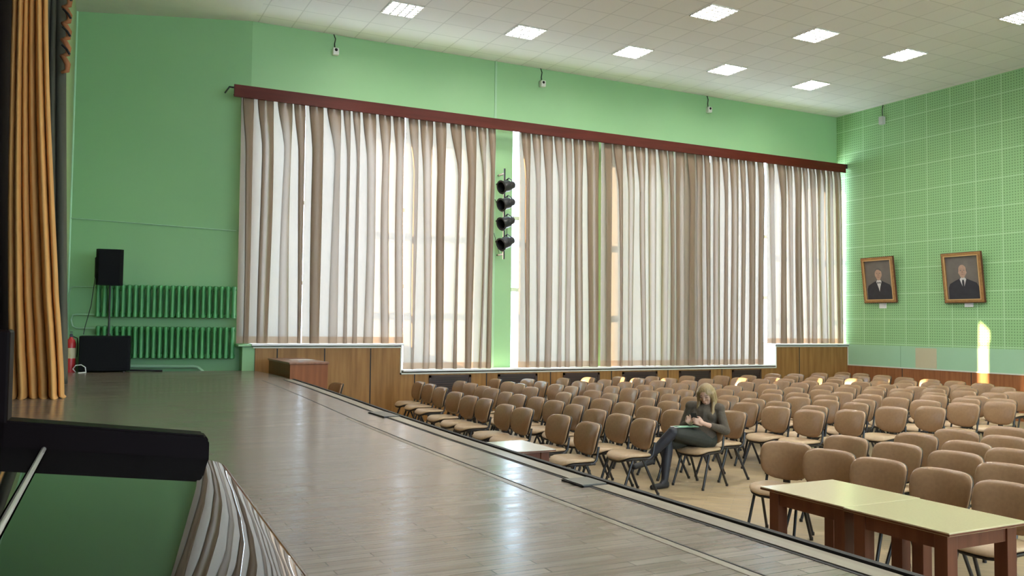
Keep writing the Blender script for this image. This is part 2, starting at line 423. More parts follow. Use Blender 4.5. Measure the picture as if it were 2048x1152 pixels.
# window wall: piers, spandrel and head
SILL_HI, SILL_LO, HEAD = 1.44, .93, 6.13
def wall_piece(name, x0, x1, z0, z1, lab=None):
    bm = B(); box(bm, (x0, Wy, z0), (x1, OUT, z1)); return struct(new_mesh(name, bm, MT['wall']), lab)
wall_piece('wall_window_head', 2.67, R, HEAD, H+.1, 'green wall above the curtains')
wall_piece('wall_pier_1', 2.67, 2.72, 0, HEAD)
wall_piece('wall_pier_2', 7.50, 7.99, SILL_LO, HEAD, 'green pier between the two curtained windows')
wall_piece('wall_pier_3', 10.03, 10.49, SILL_LO, HEAD)
wall_piece('wall_pier_4', 12.13, 12.86, SILL_LO, HEAD)
wall_piece('wall_spandrel_1', 2.72, 5.47, 0, SILL_HI)
wall_piece('wall_spandrel_2', 5.47, 14.97, 0, SILL_LO)
wall_piece('wall_spandrel_3', 14.97, R, 0, SILL_HI)
openings = [(2.72, 5.47, SILL_HI), (5.47, 7.50, SILL_LO), (7.99, 10.03, SILL_LO), (10.49, 12.13, SILL_LO), (12.86, 14.97, SILL_LO), (14.97, R, SILL_HI)]
for i, (x0, x1, z0) in enumerate(openings):
    t = struct(empty(f'window_{i+1}', ((x0+x1)/2, 16.3, z0)), 'white framed window behind the curtains')
    w = x1-x0; h = HEAD-z0
    bm = B()
    def bar(a, b, c, d, dep=.035): box(bm, (a, -dep, c), (b, dep, d))
    bar(-w/2, -w/2+.06, 0, h); bar(w/2-.06, w/2, 0, h); bar(-w/2, w/2, 0, .06); bar(-w/2, w/2, h-.06, h)
    bar(-.03, .03, .06, h-.06)
    for zz in (4.15-z0, 2.62-z0): bar(-w/2+.06, w/2-.06, zz-.04, zz+.04)
    new_mesh('window_frame', bm, MT['frame'], t)
    bm = B(); box(bm, (-w/2+.05, -.004, .05), (w/2-.05, .004, h-.05)); new_mesh('window_pane', bm, MT['glass'], t)
for i, (x0, x1) in enumerate(RW):
    t = struct(empty(f'window_{i+7}', ((x0+x1)/2, YB-.15, RZ0)), 'tall unseen window added behind the camera as fill light')
    w, h = x1-x0, RZ1-RZ0
    bm = B()
    for a, b, c, d in ((-w/2, -w/2+.06, 0, h), (w/2-.06, w/2, 0, h), (-w/2, w/2, 0, .06), (-w/2, w/2, h-.06, h), (-.03, .03, 0, h), (-w/2, w/2, 3.2, 3.26)): box(bm, (a, -.035, c), (b, .035, d))
    new_mesh('window_frame', bm, MT['frame'], t)
    bm = B(); box(bm, (-w/2+.05, -.004, .05), (w/2-.05, .004, h-.05)); new_mesh('window_pane', bm, MT['glass'], t)
bm = B(); box(bm, (-30, OUT+.01, -1.2), (60, 60, -1.0)); struct(new_mesh('ground_outside', bm, MT['pave']), 'pale unseen ground outside the windows, added to bounce daylight')

# wooden radiator casing under the windows with white sills
PF = 15.51
def casing(name, x0, x1, z1, lab):
    bm = B(); box(bm, (x0, PF, 0), (x1, Wy, z1)); return struct(new_mesh(name, bm, MT['panel']), lab)
casing('trim_12', 2.79, 5.49, 1.425, 'high wooden panelling under the left part of the windows')
casing('trim_13', 5.49, 14.95, .93, 'low wooden panelling under the middle of the windows')
casing('trim_14', 14.95, R, 1.425, 'high wooden panelling in the right corner under the windows')
bm = B()
for x in (3.161, 4.013, 4.881): box(bm, (x, PF-.003, 0), (x+.022, PF+.01, 1.40))
for x in (5.759, 7.28, 8.743, 10.246, 11.745, 13.283): box(bm, (x, PF-.003, 0), (x+.022, PF+.01, .91))
for x in (15.70,): box(bm, (x, PF-.003, 0), (x+.022, PF+.01, 1.40))
struct(new_mesh('trim_15', bm, MT['black']), 'dark joints of the panelling')
bm = B()
def sill(x0, x1, z): box(bm, (x0, PF-.045, z), (x1, Wy+.42, z+.035), .006)
sill(2.72, 5.53, 1.452); sill(5.53, 14.93, .957); sill(14.90, R, 1.452)
struct(new_mesh('trim_16', bm, MT['white']), 'white window sills')
bm = B()
def strip(x0, x1, z0, z1): box(bm, (x0, PF-.012, z0), (x1, PF+.004, z1))
strip(2.75, 5.50, 1.408, 1.434); strip(5.475, 5.50, .905, 1.408); strip(5.475, 14.965, .905, .935)
strip(14.94, 14.965, .905, 1.408); strip(14.94, R-.01, 1.408, 1.434); strip(R-.03, R-.005, .95, 1.43)
struct(new_mesh('trim_17', bm, MT['trimw']), 'cream strips edging the panelling')
bm = B(); box(bm, (14.935, PF+.004, .99), (14.952, Wy+.4, 1.452)); box(bm, (5.488, PF+.004, .99), (5.505, Wy+.4, 1.452))
struct(new_mesh('trim_18', bm, MT['white']), 'white returns of the raised sills')
bm = B(); prism(bm, [(2.58, 15.58), (2.785, 15.53), (2.785, Wy), (2.58, 15.90)], .8, 1.43); box(bm, (2.5, 15.5, 1.44), (2.72, 15.9, 1.47))
struct(new_mesh('trim_19', bm, MT['wall']), 'green painted end of the radiator casing')

# ------------------------------------------------------------------ grilles in the casing
vents = [(6.06, 6.95), (7.54, 8.44), (9.05, 9.95), (10.53, 11.46), (12.06, 12.96), (13.59, 14.48)]
dkwood = mat('dark_brown_grille_wood', (.035, .016, .010), .5)
order = ['first', 'second', 'third', 'fourth', 'fifth', 'sixth']
for i, (x0, x1) in enumerate(vents):
    t = thing('radiator_grille', f'dark brown slatted grille in the low panelling, {order[i]} from the stage', 'grille', ((x0+x1)/2, PF, .38), 0, 'grilles in the panelling under the windows')
    w = (x1-x0)/2; bm = B()
    box(bm, (-w, -.018, 0), (-w+.05, .0, .50)); box(bm, (w-.05, -.018, 0), (w, 0, .50)); box(bm, (-w, -.018, .45), (w, 0, .50)); box(bm, (-w, -.018, 0), (w, 0, .05))
    new_mesh('frame', bm, dkwood, t)
    bm = B()
    for k in range(9): box(bm, (-w+.05, -.010, .06+k*.044), (w-.05, -.001, .09+k*.044))
    new_mesh('slats', bm, dkwood, t)
    bm = B(); box(bm, (-w+.04, -.0015, .04), (w-.04, .001, .46)); new_mesh('backing', bm, MT['black'], t)

# ------------------------------------------------------------------ pelmet
pl = thing('pelmet', 'long reddish brown wooden pelmet above the window curtains', 'pelmet', (0, 0, 0))
bm = B(); box(bm, (2.32, 15.485, 5.825), (R-.07, 15.515, 6.043), .004); new_mesh('board', bm, MT['pelmet'], pl)
bm = B(); box(bm, (R-.09, 15.50, 5.94), (R-.0, 15.53, 6.05)); new_mesh('end_bracket', bm, MT['iron'], pl)
for x in (2.4, 5.4, 8.4, 11.4, 14.4, 16.9):
    bm = B(); box(bm, (x-.015, 15.515, 5.98), (x+.015, Wy, 6.0)); new_mesh('bracket', bm, MT['iron'], pl)
bm = B(); tube(bm, [(2.33, 15.62, 5.885), (R-.03, 15.62, 5.885)], .010, 6); new_mesh('curtain_rail', bm, MT['iron'], pl)
bm = B(); tube(bm, [(2.32, 15.53, 5.99), (2.25, 15.56, 6.0), (2.24, 15.99, 6.0)], .016, 6); new_mesh('wall_hook', bm, MT['iron'], pl)

# ------------------------------------------------------------------ window curtains
YC = 15.62
def curtain(label, x0, x1, zbot, seed, lean=0.0, bright=.52, side_gather=0.0):
    """pleated cloth: flat strips alternate with closed tubular folds; folds are wide at the heading and narrow below"""
    rnd = random.Random(seed)
    ztop = 5.86
    n = max(2, round((x1-x0)/.262)); ws = [rnd.uniform(.7, 1.35) for _ in range(n)]; s = sum(ws)
    ps = [w/s for w in ws]
    br = [max(.18, min(.72, bright+rnd.uniform(-.22, .22))) for _ in range(n)]
    dep = [rnd.uniform(.05, .085) for _ in range(n)]
    ph = [rnd.uniform(0, 6.28) for _ in range(n)]; am = [rnd.uniform(.0, .022) for _ in range(n)]
    op = [rnd.random() for _ in range(n)]           # how far each fold stands open at its back
    rows = [ztop, ztop-.04, ztop-.1, ztop-.2, ztop-.35, ztop-.55, ztop-.8] + [ztop-.8-(ztop-.8-zbot-.13)*k/16 for k in range(1, 17)] + [zbot+.125, zbot+.06, zbot]
    bm = B(); grid = []
    for z in rows:
        t = (ztop-z)/(ztop-zbot)
        k = min(1, t/.22); k = k*k*(3-2*k)
        xa, xb = x0+side_gather*t, x1+lean*t
        W = xb-xa; x = xa; line = []
        edge_in = .5
        for i in range(n):
            p = ps[i]*W; wob = am[i]*sin(ph[i]+t*4.2)*k
            wf = p*((.20+.06*sin(ph[i]))*(1-k)+br[i]*k*(1-.18*sin(ph[i]*1.7+t*3)))
            wt = p-wf; a = x; c = x+wf+wt/2+wob; h = wt/2*1.02; d = dep[i]*(.35+.65*min(1, t/.05))
            g = min(.008, h*.3) if op[i] < .38 else h*(.1+.75*(op[i]-.38))*k+min(.008, h*.3)*(1-k)
            q = [(a+wf*.15, .004), (a+wf*.5, .012+.01*sin(ph[i]*2+t*5)), (a+wf*.85, .004), (c-g, -.004), (c-g*1.3, -.02)]
            q += [(c-h*.75, -d*.40), (c-h, -d*.62), (c-h*.82, -d*.88), (c-h*.4, -d), (c+h*.35, -d*.97), (c+h*.82, -d*.86), (c+h, -d*.60), (c+h*.75, -d*.38), (c+g*1.3, -.02), (c+g, -.004)]
            line += q; x += p
        line.append((xb, .0))
        grid.append([bm.verts.new((u, YC+w, z)) for u, w in line])
    nr = len(rows)
    for r in range(nr-1):
        for j in range(len(grid[0])-1):
            f = bm.faces.new((grid[r][j], grid[r+1][j], grid[r+1][j+1], grid[r][j+1]))
            f.material_index = 1 if r >= nr-3 else 0
    o = new_mesh('window_curtain', bm, [MT['curtain'], MT['hem']], smooth=True)
    return tag(o, label, 'curtain', 'tan curtains along the windows')
ZH, ZL = 1.490, .995
curtain('tan pleated curtain beside the radiators, leftmost, hanging to the high sill', 2.46, 3.60, ZH, 1, .0, .5)
curtain('tan pleated curtain second from the radiators, hanging to the high sill', 3.60, 5.52, ZH, 2, .02, .56)
curtain('tan pleated curtain hanging to the low sill, left of the four spotlights', 5.54, 7.47, ZL, 3, -.06, .58)
curtain('tan pleated curtain hanging to the low sill, just right of the four spotlights', 8.02, 9.95, ZL, 4, .0, .55)
curtain('tan pleated curtain in the middle of the right window group', 10.02, 11.95, ZL, 5, .03, .48)
curtain('tan pleated curtain before the wide green pier, above the woman', 11.98, 13.0, ZL, 6, .0, .38)
curtain('tan pleated curtain ending at the step down from the right corner sill', 13.03, 14.66, ZL, 7, -.04, .52)
curtain('tan pleated curtain rightmost, hanging to the high sill by the corner', 14.76, 17.24, ZH, 8, .06, .5)

# ------------------------------------------------------------------ conduit and the four stage spotlights
bm = B(); box(bm, (7.555, Wy-.022, 1.0), (7.60, Wy, H)); tag(new_mesh('cable_duct', bm, MT['gpaint']), 'pale vertical cable duct on the green wall from ceiling to sill', 'cable duct')
bm = B(); tube(bm, [(7.66, Wy-.30, 3.2), (7.66, Wy-.30, 5.05)], .02, 8)
pole = thing('spotlight_bar', 'thin dark vertical bar on the green pier carrying four spotlights', 'lighting bar')
new_mesh('bar', bm, MT['iron'], pole)
for z in (3.3, 4.95):
    bm = B(); box(bm, (7.645, Wy-.30, z-.015), (7.675, Wy, z+.015)); new_mesh('wall_arm', bm, MT['iron'], pole)
SPLAB = ['top one of the four black spotlights on the green pier', 'second from the top of the four black spotlights on the green pier', 'third from the top of the four black spotlights on the green pier', 'bottom one of the four black spotlights on the green pier']
for i, z in enumerate((4.66, 4.31, 3.93, 3.52)):
    ang = radians((20, 14, 16, 12)[i])
    t = thing('stage_spotlight', SPLAB[i], 'spotlight', (7.62, 15.36, z), 0, 'spotlights on the pier')
    aim = Vector((-.93, -.22, -.26-.04*i)).normalized()
    Mx = aim.to_track_quat('Z', 'Y').to_matrix().to_4x4()
    bm = B(); lathe(bm, [(0, -.20), (.05, -.195), (.075, -.17), (.085, -.10), (.115, -.04), (.118, .15), (.108, .15), (.10, .02), (0, .0)], n=20, matrix=Mx)
    can = new_mesh('can', bm, MT['iron'], t, True, 40)
    bm = B(); lathe(bm, [(.118, .13), (.14, .135), (.14, .15), (.112, .15)], n=20, matrix=Mx)
    for k in range(3):
        a = 2*pi*k/3+.5
        box(bm, tuple(Mx @ Vector((.135*cos(a), .135*sin(a), .14)) - Vector((.014,)*3)), tuple(Mx @ Vector((.155*cos(a), .155*sin(a), .16)) + Vector((.014,)*3)))
    new_mesh('filter_holder', bm, MT['iron'], can)
    bm = B(); lathe(bm, [(0, .03), (.08, .025), (.1, .01)], n=16, matrix=Mx); new_mesh('lens', bm, mat('dark_lens_glass', (.02, .02, .03), .1), can, True)
    bm = B()
    s = aim.cross(Vector((0, 0, 1))).normalized(); u = s.cross(aim).normalized()
    tube(bm, [s*.135+aim*.02, s*.135-aim*.05+u*.09, u*.15-aim*.09, -s*.135-aim*.05+u*.09, -s*.135+aim*.02], .011, 6)
    tube(bm, [u*.15-aim*.09, Vector((.04, .19, .03))], .010, 6)
    new_mesh('yoke', bm, MT['iron'], t)
bm = B(); tube(bm, [(7.58, Wy-.02, 4.45), (7.70, Wy-.03, 4.28), (7.86, Wy-.02, 4.05), (7.88, Wy-.02, 3.5), (7.70, Wy-.03, 3.3), (7.57, Wy-.02, 3.75)], .006, 5)
tag(new_mesh('spotlight_cable', bm, MT['iron']), 'thin dark cable looping behind the spotlights on the green pier', 'cable')

# ------------------------------------------------------------------ alarm boxes hanging near the ceiling
for (x, lab) in ((4.19, 'white sensor box on the green wall nearest the stage'), (8.66, 'white sensor box on the green wall above the spotlights'), (13.15, 'white sensor box on the green wall nearest the back wall')):
    t = thing('wall_sensor', lab, 'sensor', (x, Wy, 7.0), 0, 'white sensors above the windows')
    bm = B(); box(bm, (-.055, -.10, -.07), (.055, 0, .06), .008); new_mesh('housing', bm, MT['wbox'], t)
    bm = B(); lathe(bm, [(0, -.115), (.024, -.112), (.03, -.10)], axis='Z', matrix=Matrix.Translation((0, 0, .02)) @ Matrix.Rotation(-pi/2, 4, 'X'), n=12); new_mesh('lens', bm, MT['black'], t, True)
    bm = B(); tube(bm, [(0, -.02, .05), (-.012, -.02, .15), (.006, -.015, .25), (-.03, -.01, .34)], .010, 5); new_mesh('cable', bm, MT['iron'], t)
t = thing('wall_sensor', 'small grey sensor box hanging high on the perforated wall', 'sensor', (R, 14.4, 6.95))
bm = B(); box(bm, (-.10, -.06, -.10), (0, .06, .09), .008); new_mesh('housing', bm, MT['box'], t)
bm = B(); tube(bm, [(-.03, 0, .08), (-.03, .01, .25), (-.01, 0, .384)], .010, 5); new_mesh('cable', bm, MT['iron'], t)

# ------------------------------------------------------------------ ceiling lamps
lamp_bm = B()
box(lamp_bm, (-.30, -.305, -.02), (-.282, .305, .0)); box(lamp_bm, (.282, -.305, -.02), (.30, .305, .0))
box(lamp_bm, (-.30, -.305, -.02), (.30, -.287, .0)); box(lamp_bm, (-.30, .287, -.02), (.30, .305, .0))
def make_lamp():
    t = empty('ceiling_lamp')
    new_mesh('frame', lamp_bm, MT['white'], t)
    bm = B()
    for k in range(4):
        x = -.2115+k*.141
        box(bm, (x-.040, -.285, -.006), (x+.040, .285, -.003))
    new_mesh('diffuser', bm, MT['lamp'], t)
    bm = B()
    for k in range(3):
        x = -.141+k*.141; box(bm, (x-.012, -.287, -.03), (x+.012, .287, -.002))
    for k in range(5):
        y = -.228+k*.114; box(bm, (-.282, y-.013, -.026), (.282, y+.013, -.014))
    new_mesh('louvre', bm, MT['louvre'], t)
    bm = B(); box(bm, (-.284, -.29, -.0025), (.284, .29, -.0005)); new_mesh('reflector', bm, MT['louvre'], t)
    return t
proto = make_lamp(); first = True
rown = {0: 'row nearest the windows', 1: 'second row from the windows', 2: 'third row from the windows', 3: 'fourth row from the windows'}
cn = ['nearest the stage', 'second from the stage', 'third from the stage', 'fourth from the stage', 'nearest the back wall']
for j in range(9):
    for i in range(5):
        o = proto if first else copy_tree(proto); first = False
        o.location = (4.866+2.415*i, 13.97-2.446*j, H)
        rn = ['first', 'second', 'third', 'fourth', 'fifth', 'sixth', 'seventh', 'eighth', 'ninth'][j]
        tag(o, f'square louvred ceiling lamp, {cn[i]}, in the {rn} row from the windows', 'ceiling lamp', 'louvred lamps in the tiled ceiling')

# ------------------------------------------------------------------ radiators on the stage-side wall
def radiator(label, z0, z1, t0, t1, n, sub):
    t = thing('radiator', label, 'radiator', (0, 0, 0))
    hgt = z1-z0
    for k in range(n):
        c = on_splay(t0+(t1-t0)*(k+.5)/n, .15, 0)
        bm = B()
        rm = Matrix.Translation(c) @ Matrix.Rotation(math.atan2(U.y, U.x), 4, 'Z')
        vs0 = len(bm.verts)
        for yy in (-.045, .045):
            prof = [(0, z0), (.034, z0+.012), (.036, z0+.05), (.027, z0+.10), (.027, z1-.10), (.036, z1-.05), (.034, z1-.012), (0, z1)]
            lathe(bm, prof, n=10, matrix=rm @ Matrix.Translation((0, yy, 0)))
        for zz in (z0+.05, z1-.05):
            lathe(bm, [(0, -.046), (.03, -.046), (.03, .046), (0, .046)], n=10, matrix=rm @ Matrix.Translation((0, 0, zz)) @ Matrix.Rotation(pi/2, 4, 'Y'))
        new_mesh('section', bm, MT['rad'], t, True, 50)
    bm = B()
    if sub: tube(bm, [on_splay(t0+.02, .15, z1-.05), on_splay(t0-.32, .15, z1-.05), on_splay(t0-.38, .15, z1-.02), on_splay(t0-.41, .15, z1+.10), on_splay(t0-.38, .15, z1+.18), on_splay(t0-.32, .15, z1+.19), on_splay(t0, .15, z1+.19)], .014, 8)
    else: tube(bm, [on_splay(t0+.02, .15, z1-.05), on_splay(t0-.38, .11, z1-.05), on_splay(t0-.43, .09, z1-.08), on_splay(t0-.46, .08, z1-.16), on_splay(t0-.46, .08, ST)], .012, 8)
    new_mesh('supply_pipe', bm, MT['gpaint'], t)
    bm = B()
    for a in (t0+.4, (t0+t1)/2, t1-.4):
        for z in (z0+.12, z1-.1): tube(bm, [on_splay(a, .16, z), on_splay(a, 0, z)], .012, 6)
    new_mesh('bracket', bm, MT['rad'], t)
    return t
radiator('long green ribbed radiator, upper of the two on the stage-side wall', 1.92, 2.50, .52, 2.90, 23, 0)
radiator('long green ribbed radiator, lower of the two on the stage-side wall', 1.21, 1.78, .54, 2.89, 23, 1)
bm = B(); tube(bm, [on_splay(.9, .12, 1.075), on_splay(2.18, .12, 1.075), on_splay(2.26, .12, 1.06), on_splay(2.44, .14, .90), on_splay(2.44, .14, 0)], .03, 8)
tube(bm, [on_splay(1.3, .12, 1.07), on_splay(1.3, .0, 1.07)], .012, 6); tube(bm, [on_splay(2.15, .12, 1.07), on_splay(2.15, .0, 1.07)], .012, 6)
tag(new_mesh('heating_pipe', bm, MT['gpaint']), 'thick green heating pipe low on the wall behind the stage floor', 'pipe')

# ------------------------------------------------------------------ loudspeakers
t = thing('subwoofer', 'black box subwoofer standing on the stage below the radiators', 'subwoofer', (.42, 15.98, ST), radians(-4))
bm = B(); box(bm, (-.385, -.27, .02), (.385, .27, .60), .015); cab = new_mesh('cabinet', bm, MT['spk'], t)
bm = B(); box(bm, (-.35, -.283, .05), (.35, -.268, .57), .004); new_mesh('grille', bm, MT['grille'], cab)
for sx in (-1, 1):
    for s2 in (-1, 1):
        bm = B(); lathe(bm, [(0, 0), (.025, 0), (.025, .025), (0, .025)], origin=(sx*.3, s2*.2, 0), n=10); new_mesh('foot', bm, MT['plastic'], t)
pole = thing('speaker_pole', 'black pole rising from the subwoofer to the loudspeaker', 'pole', (.46, 15.98, ST+.60))
bm = B(); tube(bm, [(0, 0, 0), (0, 0, .85)], .018, 10); new_mesh('tube', bm, MT['iron'], pole)
bm = B(); lathe(bm, [(.03, 0), (.03, .03), (.02, .04)], n=12); new_mesh('collar', bm, MT['iron'], pole)
t = thing('loudspeaker', 'black loudspeaker on a pole above the subwoofer', 'loudspeaker', (.46, 15.98, ST+1.452), radians(-8))
bm = B(); prism(bm, [(-.21, -.14), (-.17, -.19), (.17, -.19), (.21, -.14), (.15, .17), (-.15, .17)], 0, .60); cab = new_mesh('cabinet', bm, MT['spk'], t)
bm = B(); prism(bm, [(-.19, -.165), (-.16, -.203), (.16, -.203), (.19, -.165), (.16, -.18), (-.16, -.18)], .03, .57); new_mesh('grille', bm, MT['grille'], cab)
bm = B(); tube(bm, [(-.20, .05, .10), (-.24, .05, .14), (-.24, .05, .46), (-.20, .05, .50)], .012, 6); new_mesh('side_handle', bm, MT['plastic'], t)
bm = B(); tube(bm, [(.26, 16.02, ST+1.95), (.22, 16.03, ST+1.5), (.18, 16.04, ST+1.1), (.10, 16.06, ST+.75), (.08, 16.05, ST+.62)], .007, 6)
tag(new_mesh('speaker_cable', bm, MT['iron']), 'black cable hanging from the loudspeaker to the subwoofer', 'cable')
bm = B(); tube(bm, [(-.02, 15.80, ST+.008), (-.06, 15.75, ST+.06), (-.02, 15.70, ST+.12), (.06, 15.68, ST+.13), (.12, 15.64, ST+.09), (.13, 15.62, ST+.01), (.02, 15.5, ST+.008)], .009, 6)
tag(new_mesh('white_cable', bm, MT['paper']), 'white cable looping on the stage floor by the subwoofer', 'cable')
bm = B(); tube(bm, [(.8, 15.9, ST+.02), (.95, 15.83, ST+.02), (1.3, 15.75, ST+.012)], .018, 6)
tag(new_mesh('floor_cable', bm, MT['iron']), 'black cable on the stage floor to the right of the subwoofer', 'cable')

# fire extinguisher
t = thing('fire_extinguisher', 'red fire extinguisher on the stage in the corner beside the grey-green drape', 'fire extinguisher', (-.10, 15.9, ST))
bm = B(); lathe(bm, [(0, 0), (.075, 0), (.078, .02), (.078, .46), (.06, .53), (.03, .56), (.03, .58), (0, .58)], n=18); new_mesh('cylinder', bm, MT['red'], t, True, 50)
bm = B(); lathe(bm, [(.0795, .23), (.0795, .40)], n=18); new_mesh('paper_label', bm, MT['label'], t, True)
bm = B(); box(bm, (-.025, -.02, .57), (.025, .02, .62)); box(bm, (-.02, -.11, .62), (.02, .03, .635)); box(bm, (-.02, -.10, .655), (.02, .03, .668)); new_mesh('valve_handle', bm, MT['iron'], t)
bm = B(); tube(bm, [(.02, 0, .59), (.09, 0, .56), (.10, 0, .45), (.095, 0, .25)], .011, 6); new_mesh('hose', bm, MT['plastic'], t)

# ------------------------------------------------------------------ stage drapes on the left
def crom(v, i, u):
    p0, p1, p2, p3 = v[max(i-1, 0)], v[i], v[i+1], v[min(i+2, len(v)-1)]
    return .5*(2*p1+(p2-p0)*u+(2*p0-5*p1+4*p2-p3)*u*u+(3*p1-p0-3*p2+p3)*u**3)
def drape(name, label, cat, y0, zs, xl, xr, nf, depth, seed, m, hem=None, skew=0):
    """gathered cloth: zs heights top to bottom with left and right edges xl, xr at each"""
    rnd = random.Random(seed); K = nf*10
    ph = [rnd.uniform(.7, 1.4) for _ in range(nf)]; S = sum(ph); cum = [0]
    for p in ph: cum.append(cum[-1]+p/S)
    da = [rnd.uniform(.6, 1.2) for _ in range(nf)]
    bm = B(); grid = []
    nz = 40
    for r in range(nz+1):
        t = r/nz; f = t*(len(zs)-1); i = min(int(f), len(zs)-2); u = f-i
        z = zs[i]+(zs[i+1]-zs[i])*(f-i); a = crom(xl, i, u); b = crom(xr, i, u)
        row = []
        for k in range(K+1):
            s = k/K; j = min(nf-1, max(q for q in range(nf) if cum[q] <= s+1e-9)); loc = (s-cum[j])/(cum[j+1]-cum[j])
            w = (1-cos(2*pi*loc))/2
            fl = depth*da[j]*(.45+.55*t)*(w**.8)
            sh = -.16*(b-a)/nf*sin(2*pi*loc)
            yy = y0-fl+skew*s+.03*sin(7*s+3*t+seed)*t
            zz = z
            if t > .985: zz = z+.004*sin(s*40)
            row.append(bm.verts.new((a+(b-a)*s+sh+.008*sin(4*t+6*s), yy, zz)))
        grid.append(row)
    if hem:                                   # the foot of the cloth breaks forward over the floor
        row = []
        for k, vtx in enumerate(grid[-1]):
            s = k/K
            row.append(bm.verts.new((vtx.co.x+.03*(s-.3), vtx.co.y-hem*(.6+.4*sin(s*11+1)), ST+.006)))
        grid.append(row)
    for r in range(len(grid)-1):
        for k in range(K): bm.faces.new((grid[r][k], grid[r+1][k], grid[r+1][k+1], grid[r][k+1]))
    o = new_mesh(name, bm, m, smooth=True)
    sd = o.modifiers.new('thickness', 'SOLIDIFY'); sd.thickness = .006
    return tag(o, label, cat)
drape('stage_curtain', 'golden orange velvet stage curtain gathered in deep folds at the left', 'stage curtain', 10.9,
      [7.3, 5.6, 4.4, 3.2, 2.1, 1.5, 1.03], [-.78, -.77, -.76, -.74, -.70, -.67, -.64], [-.42, -.42, -.37, -.29, -.21, -.15, -.115], 6, .30, 3, MT['gold'], .10)
drape('backstage_drape', 'very dark drape behind the orange stage curtain, backstage shade put into its colour', 'drape', 11.6,
      [7.3, 4.0, 1.02], [-4.2, -4.2, -4.2], [-.80, -.75, -.60], 16, .2, 5, MT['dark'])
drape('side_drape', 'narrow grey-green drape hanging beside the orange stage curtain', 'drape', 12.95,
      [7.3, 5.5, 4.0, 2.5, 1.02], [-.62, -.62, -.60, -.56, -.50], [-.285, -.26, -.215, -.16, -.10], 4, .14, 9, MT['drape'])
tr = thing('drape_trimming', 'short orange trimming with dark cords hanging high beside the grey-green drape', 'trimming', (-.262, 12.70, 5.30))
bm = B()
for k in range(5):
    z = .95-.22*k; tube(bm, [(-.05, 0, z), (.0, -.02, z-.05), (.035, -.02, z-.12), (.03, -.015, z-.2), (-.04, 0, z-.23)], [.02, .035, .04, .035, .02], 8)
new_mesh('fringe', bm, MT['swag'], tr, True)
for k in range(4):
    bm = B(); tube(bm, [(-.04, -.04, .92-.24*k), (.02, -.06, .86-.24*k), (.055, -.06, .80-.24*k)], .016, 6); new_mesh('cord', bm, MT['iron'], tr)
bm = B()
for k in range(4): tube(bm, [(-.05, -.01, 1.5-.13*k), (.0, -.04, 1.46-.13*k), (.03+.012*(k % 2), -.03, 1.40-.13*k)], .03, 6)
tube(bm, [(-.03, 0, 2.0), (-.02, 0, 1.0)], .02, 6)
new_mesh('hook_chain', bm, MT['iron'], tr)

# ------------------------------------------------------------------ piano in the left foreground
pn = thing('piano', 'black upright piano with its glossy keyboard lid closed, in the left foreground', 'piano', (.166, 1.40, ST), radians(-2.0))
# local axes: y along the keyboard, x towards the front edge of the lid; origin under the far front corner of the lid
sl = math.tan(radians(6.9))
def zl(x): return (1.660-ST) - x*sl           # height of the sloping lid at local x
def lid_sheet(x0, x1, y0, y1, th, nx=1):
    bm = B(); pts = [(x, zl(x)) for x in [x0+(x1-x0)*i/nx for i in range(nx+1)]]
    return pts
XH = -.205                                    # hinge line
bm = B()
Z0 = zl(0)
prof = [(XH+.005, zl(XH+.005)), (-.045, zl(-.045)), (-.02, zl(-.02)), (0, Z0), (.012, Z0-.0018), (.024, Z0-.0042), (.034, Z0-.0075), (.042, Z0-.012), (.048, Z0-.019), (.051, Z0-.029), (.051, Z0-.045), (.050, Z0-.075)]
prof2 = [(.036, prof[-1][1]), (.030, Z0-.035), (XH+.005, zl(XH)-.018)]
ring = prof+prof2
Y0, Y1 = -1.22, -.004
a = [bm.verts.new((x, Y0, z)) for x, z in ring]; b = [bm.verts.new((x, Y1, z)) for x, z in ring]
for i in range(len(ring)):
    j = (i+1) % len(ring); bm.faces.new((a[i], a[j], b[j], b[i]))
bm.faces.new(a[::-1]); bm.faces.new(b); bmesh.ops.recalc_face_normals(bm, faces=bm.faces)
new_mesh('keyboard_lid', bm, MT['lacquer'], pn, True, 35)
bm = B(); XB = -.30
ring = [(XB, zl(XB)), (XH-.005, zl(XH-.005)), (XH-.005, zl(XH)-.018), (XB, zl(XB)-.018)]
a = [bm.verts.new((x, Y0, z)) for x, z in ring]; b = [bm.verts.new((x, Y1, z)) for x, z in ring]
for i in range(4): bm.faces.new((a[i], a[(i+1) % 4], b[(i+1) % 4], b[i]))
bm.faces.new(a[::-1]); bm.faces.new(b); bmesh.ops.recalc_face_normals(bm, faces=bm.faces)
new_mesh('fixed_lid_strip', bm, MT['lacquer'], pn)
bm = B(); tube(bm, [(XH, Y0, zl(XH)), (XH, Y1, zl(XH))], .0034, 8); new_mesh('lid_hinge', bm, MT['brass'], pn, True)
def arm(y0, y1, nm):
    bm = B()
    ring = [(-.33, zl(-.33)+.036), (.014, zl(.014)+.036), (.02, zl(.02)+.028), (.02, zl(.02)-.012), (.012, zl(.02)-.12), (-.33, zl(-.33)-.12)]
    a = [bm.verts.new((x, y0, z)) for x, z in ring]; b = [bm.verts.new((x, y1, z)) for x, z in ring]
    for i in range(6): bm.faces.new((a[i], a[(i+1) % 6], b[(i+1) % 6], b[i]))
    bm.faces.new(a[::-1]); bm.faces.new(b); bmesh.ops.recalc_face_normals(bm, faces=bm.faces)
    bmesh.ops.bevel(bm, geom=list(bm.edges), offset=.003, segments=2, affect='EDGES')
    new_mesh(nm, bm, MT['ebony'], pn)
arm(0, .055, 'key_block'); arm(-1.28, -1.225, 'key_block')
bm = B(); box(bm, (-.33, -1.27, zl(0)-.20), (.01, .045, zl(0)-.085), .004); new_mesh('key_bed', bm, MT['ebony'], pn)
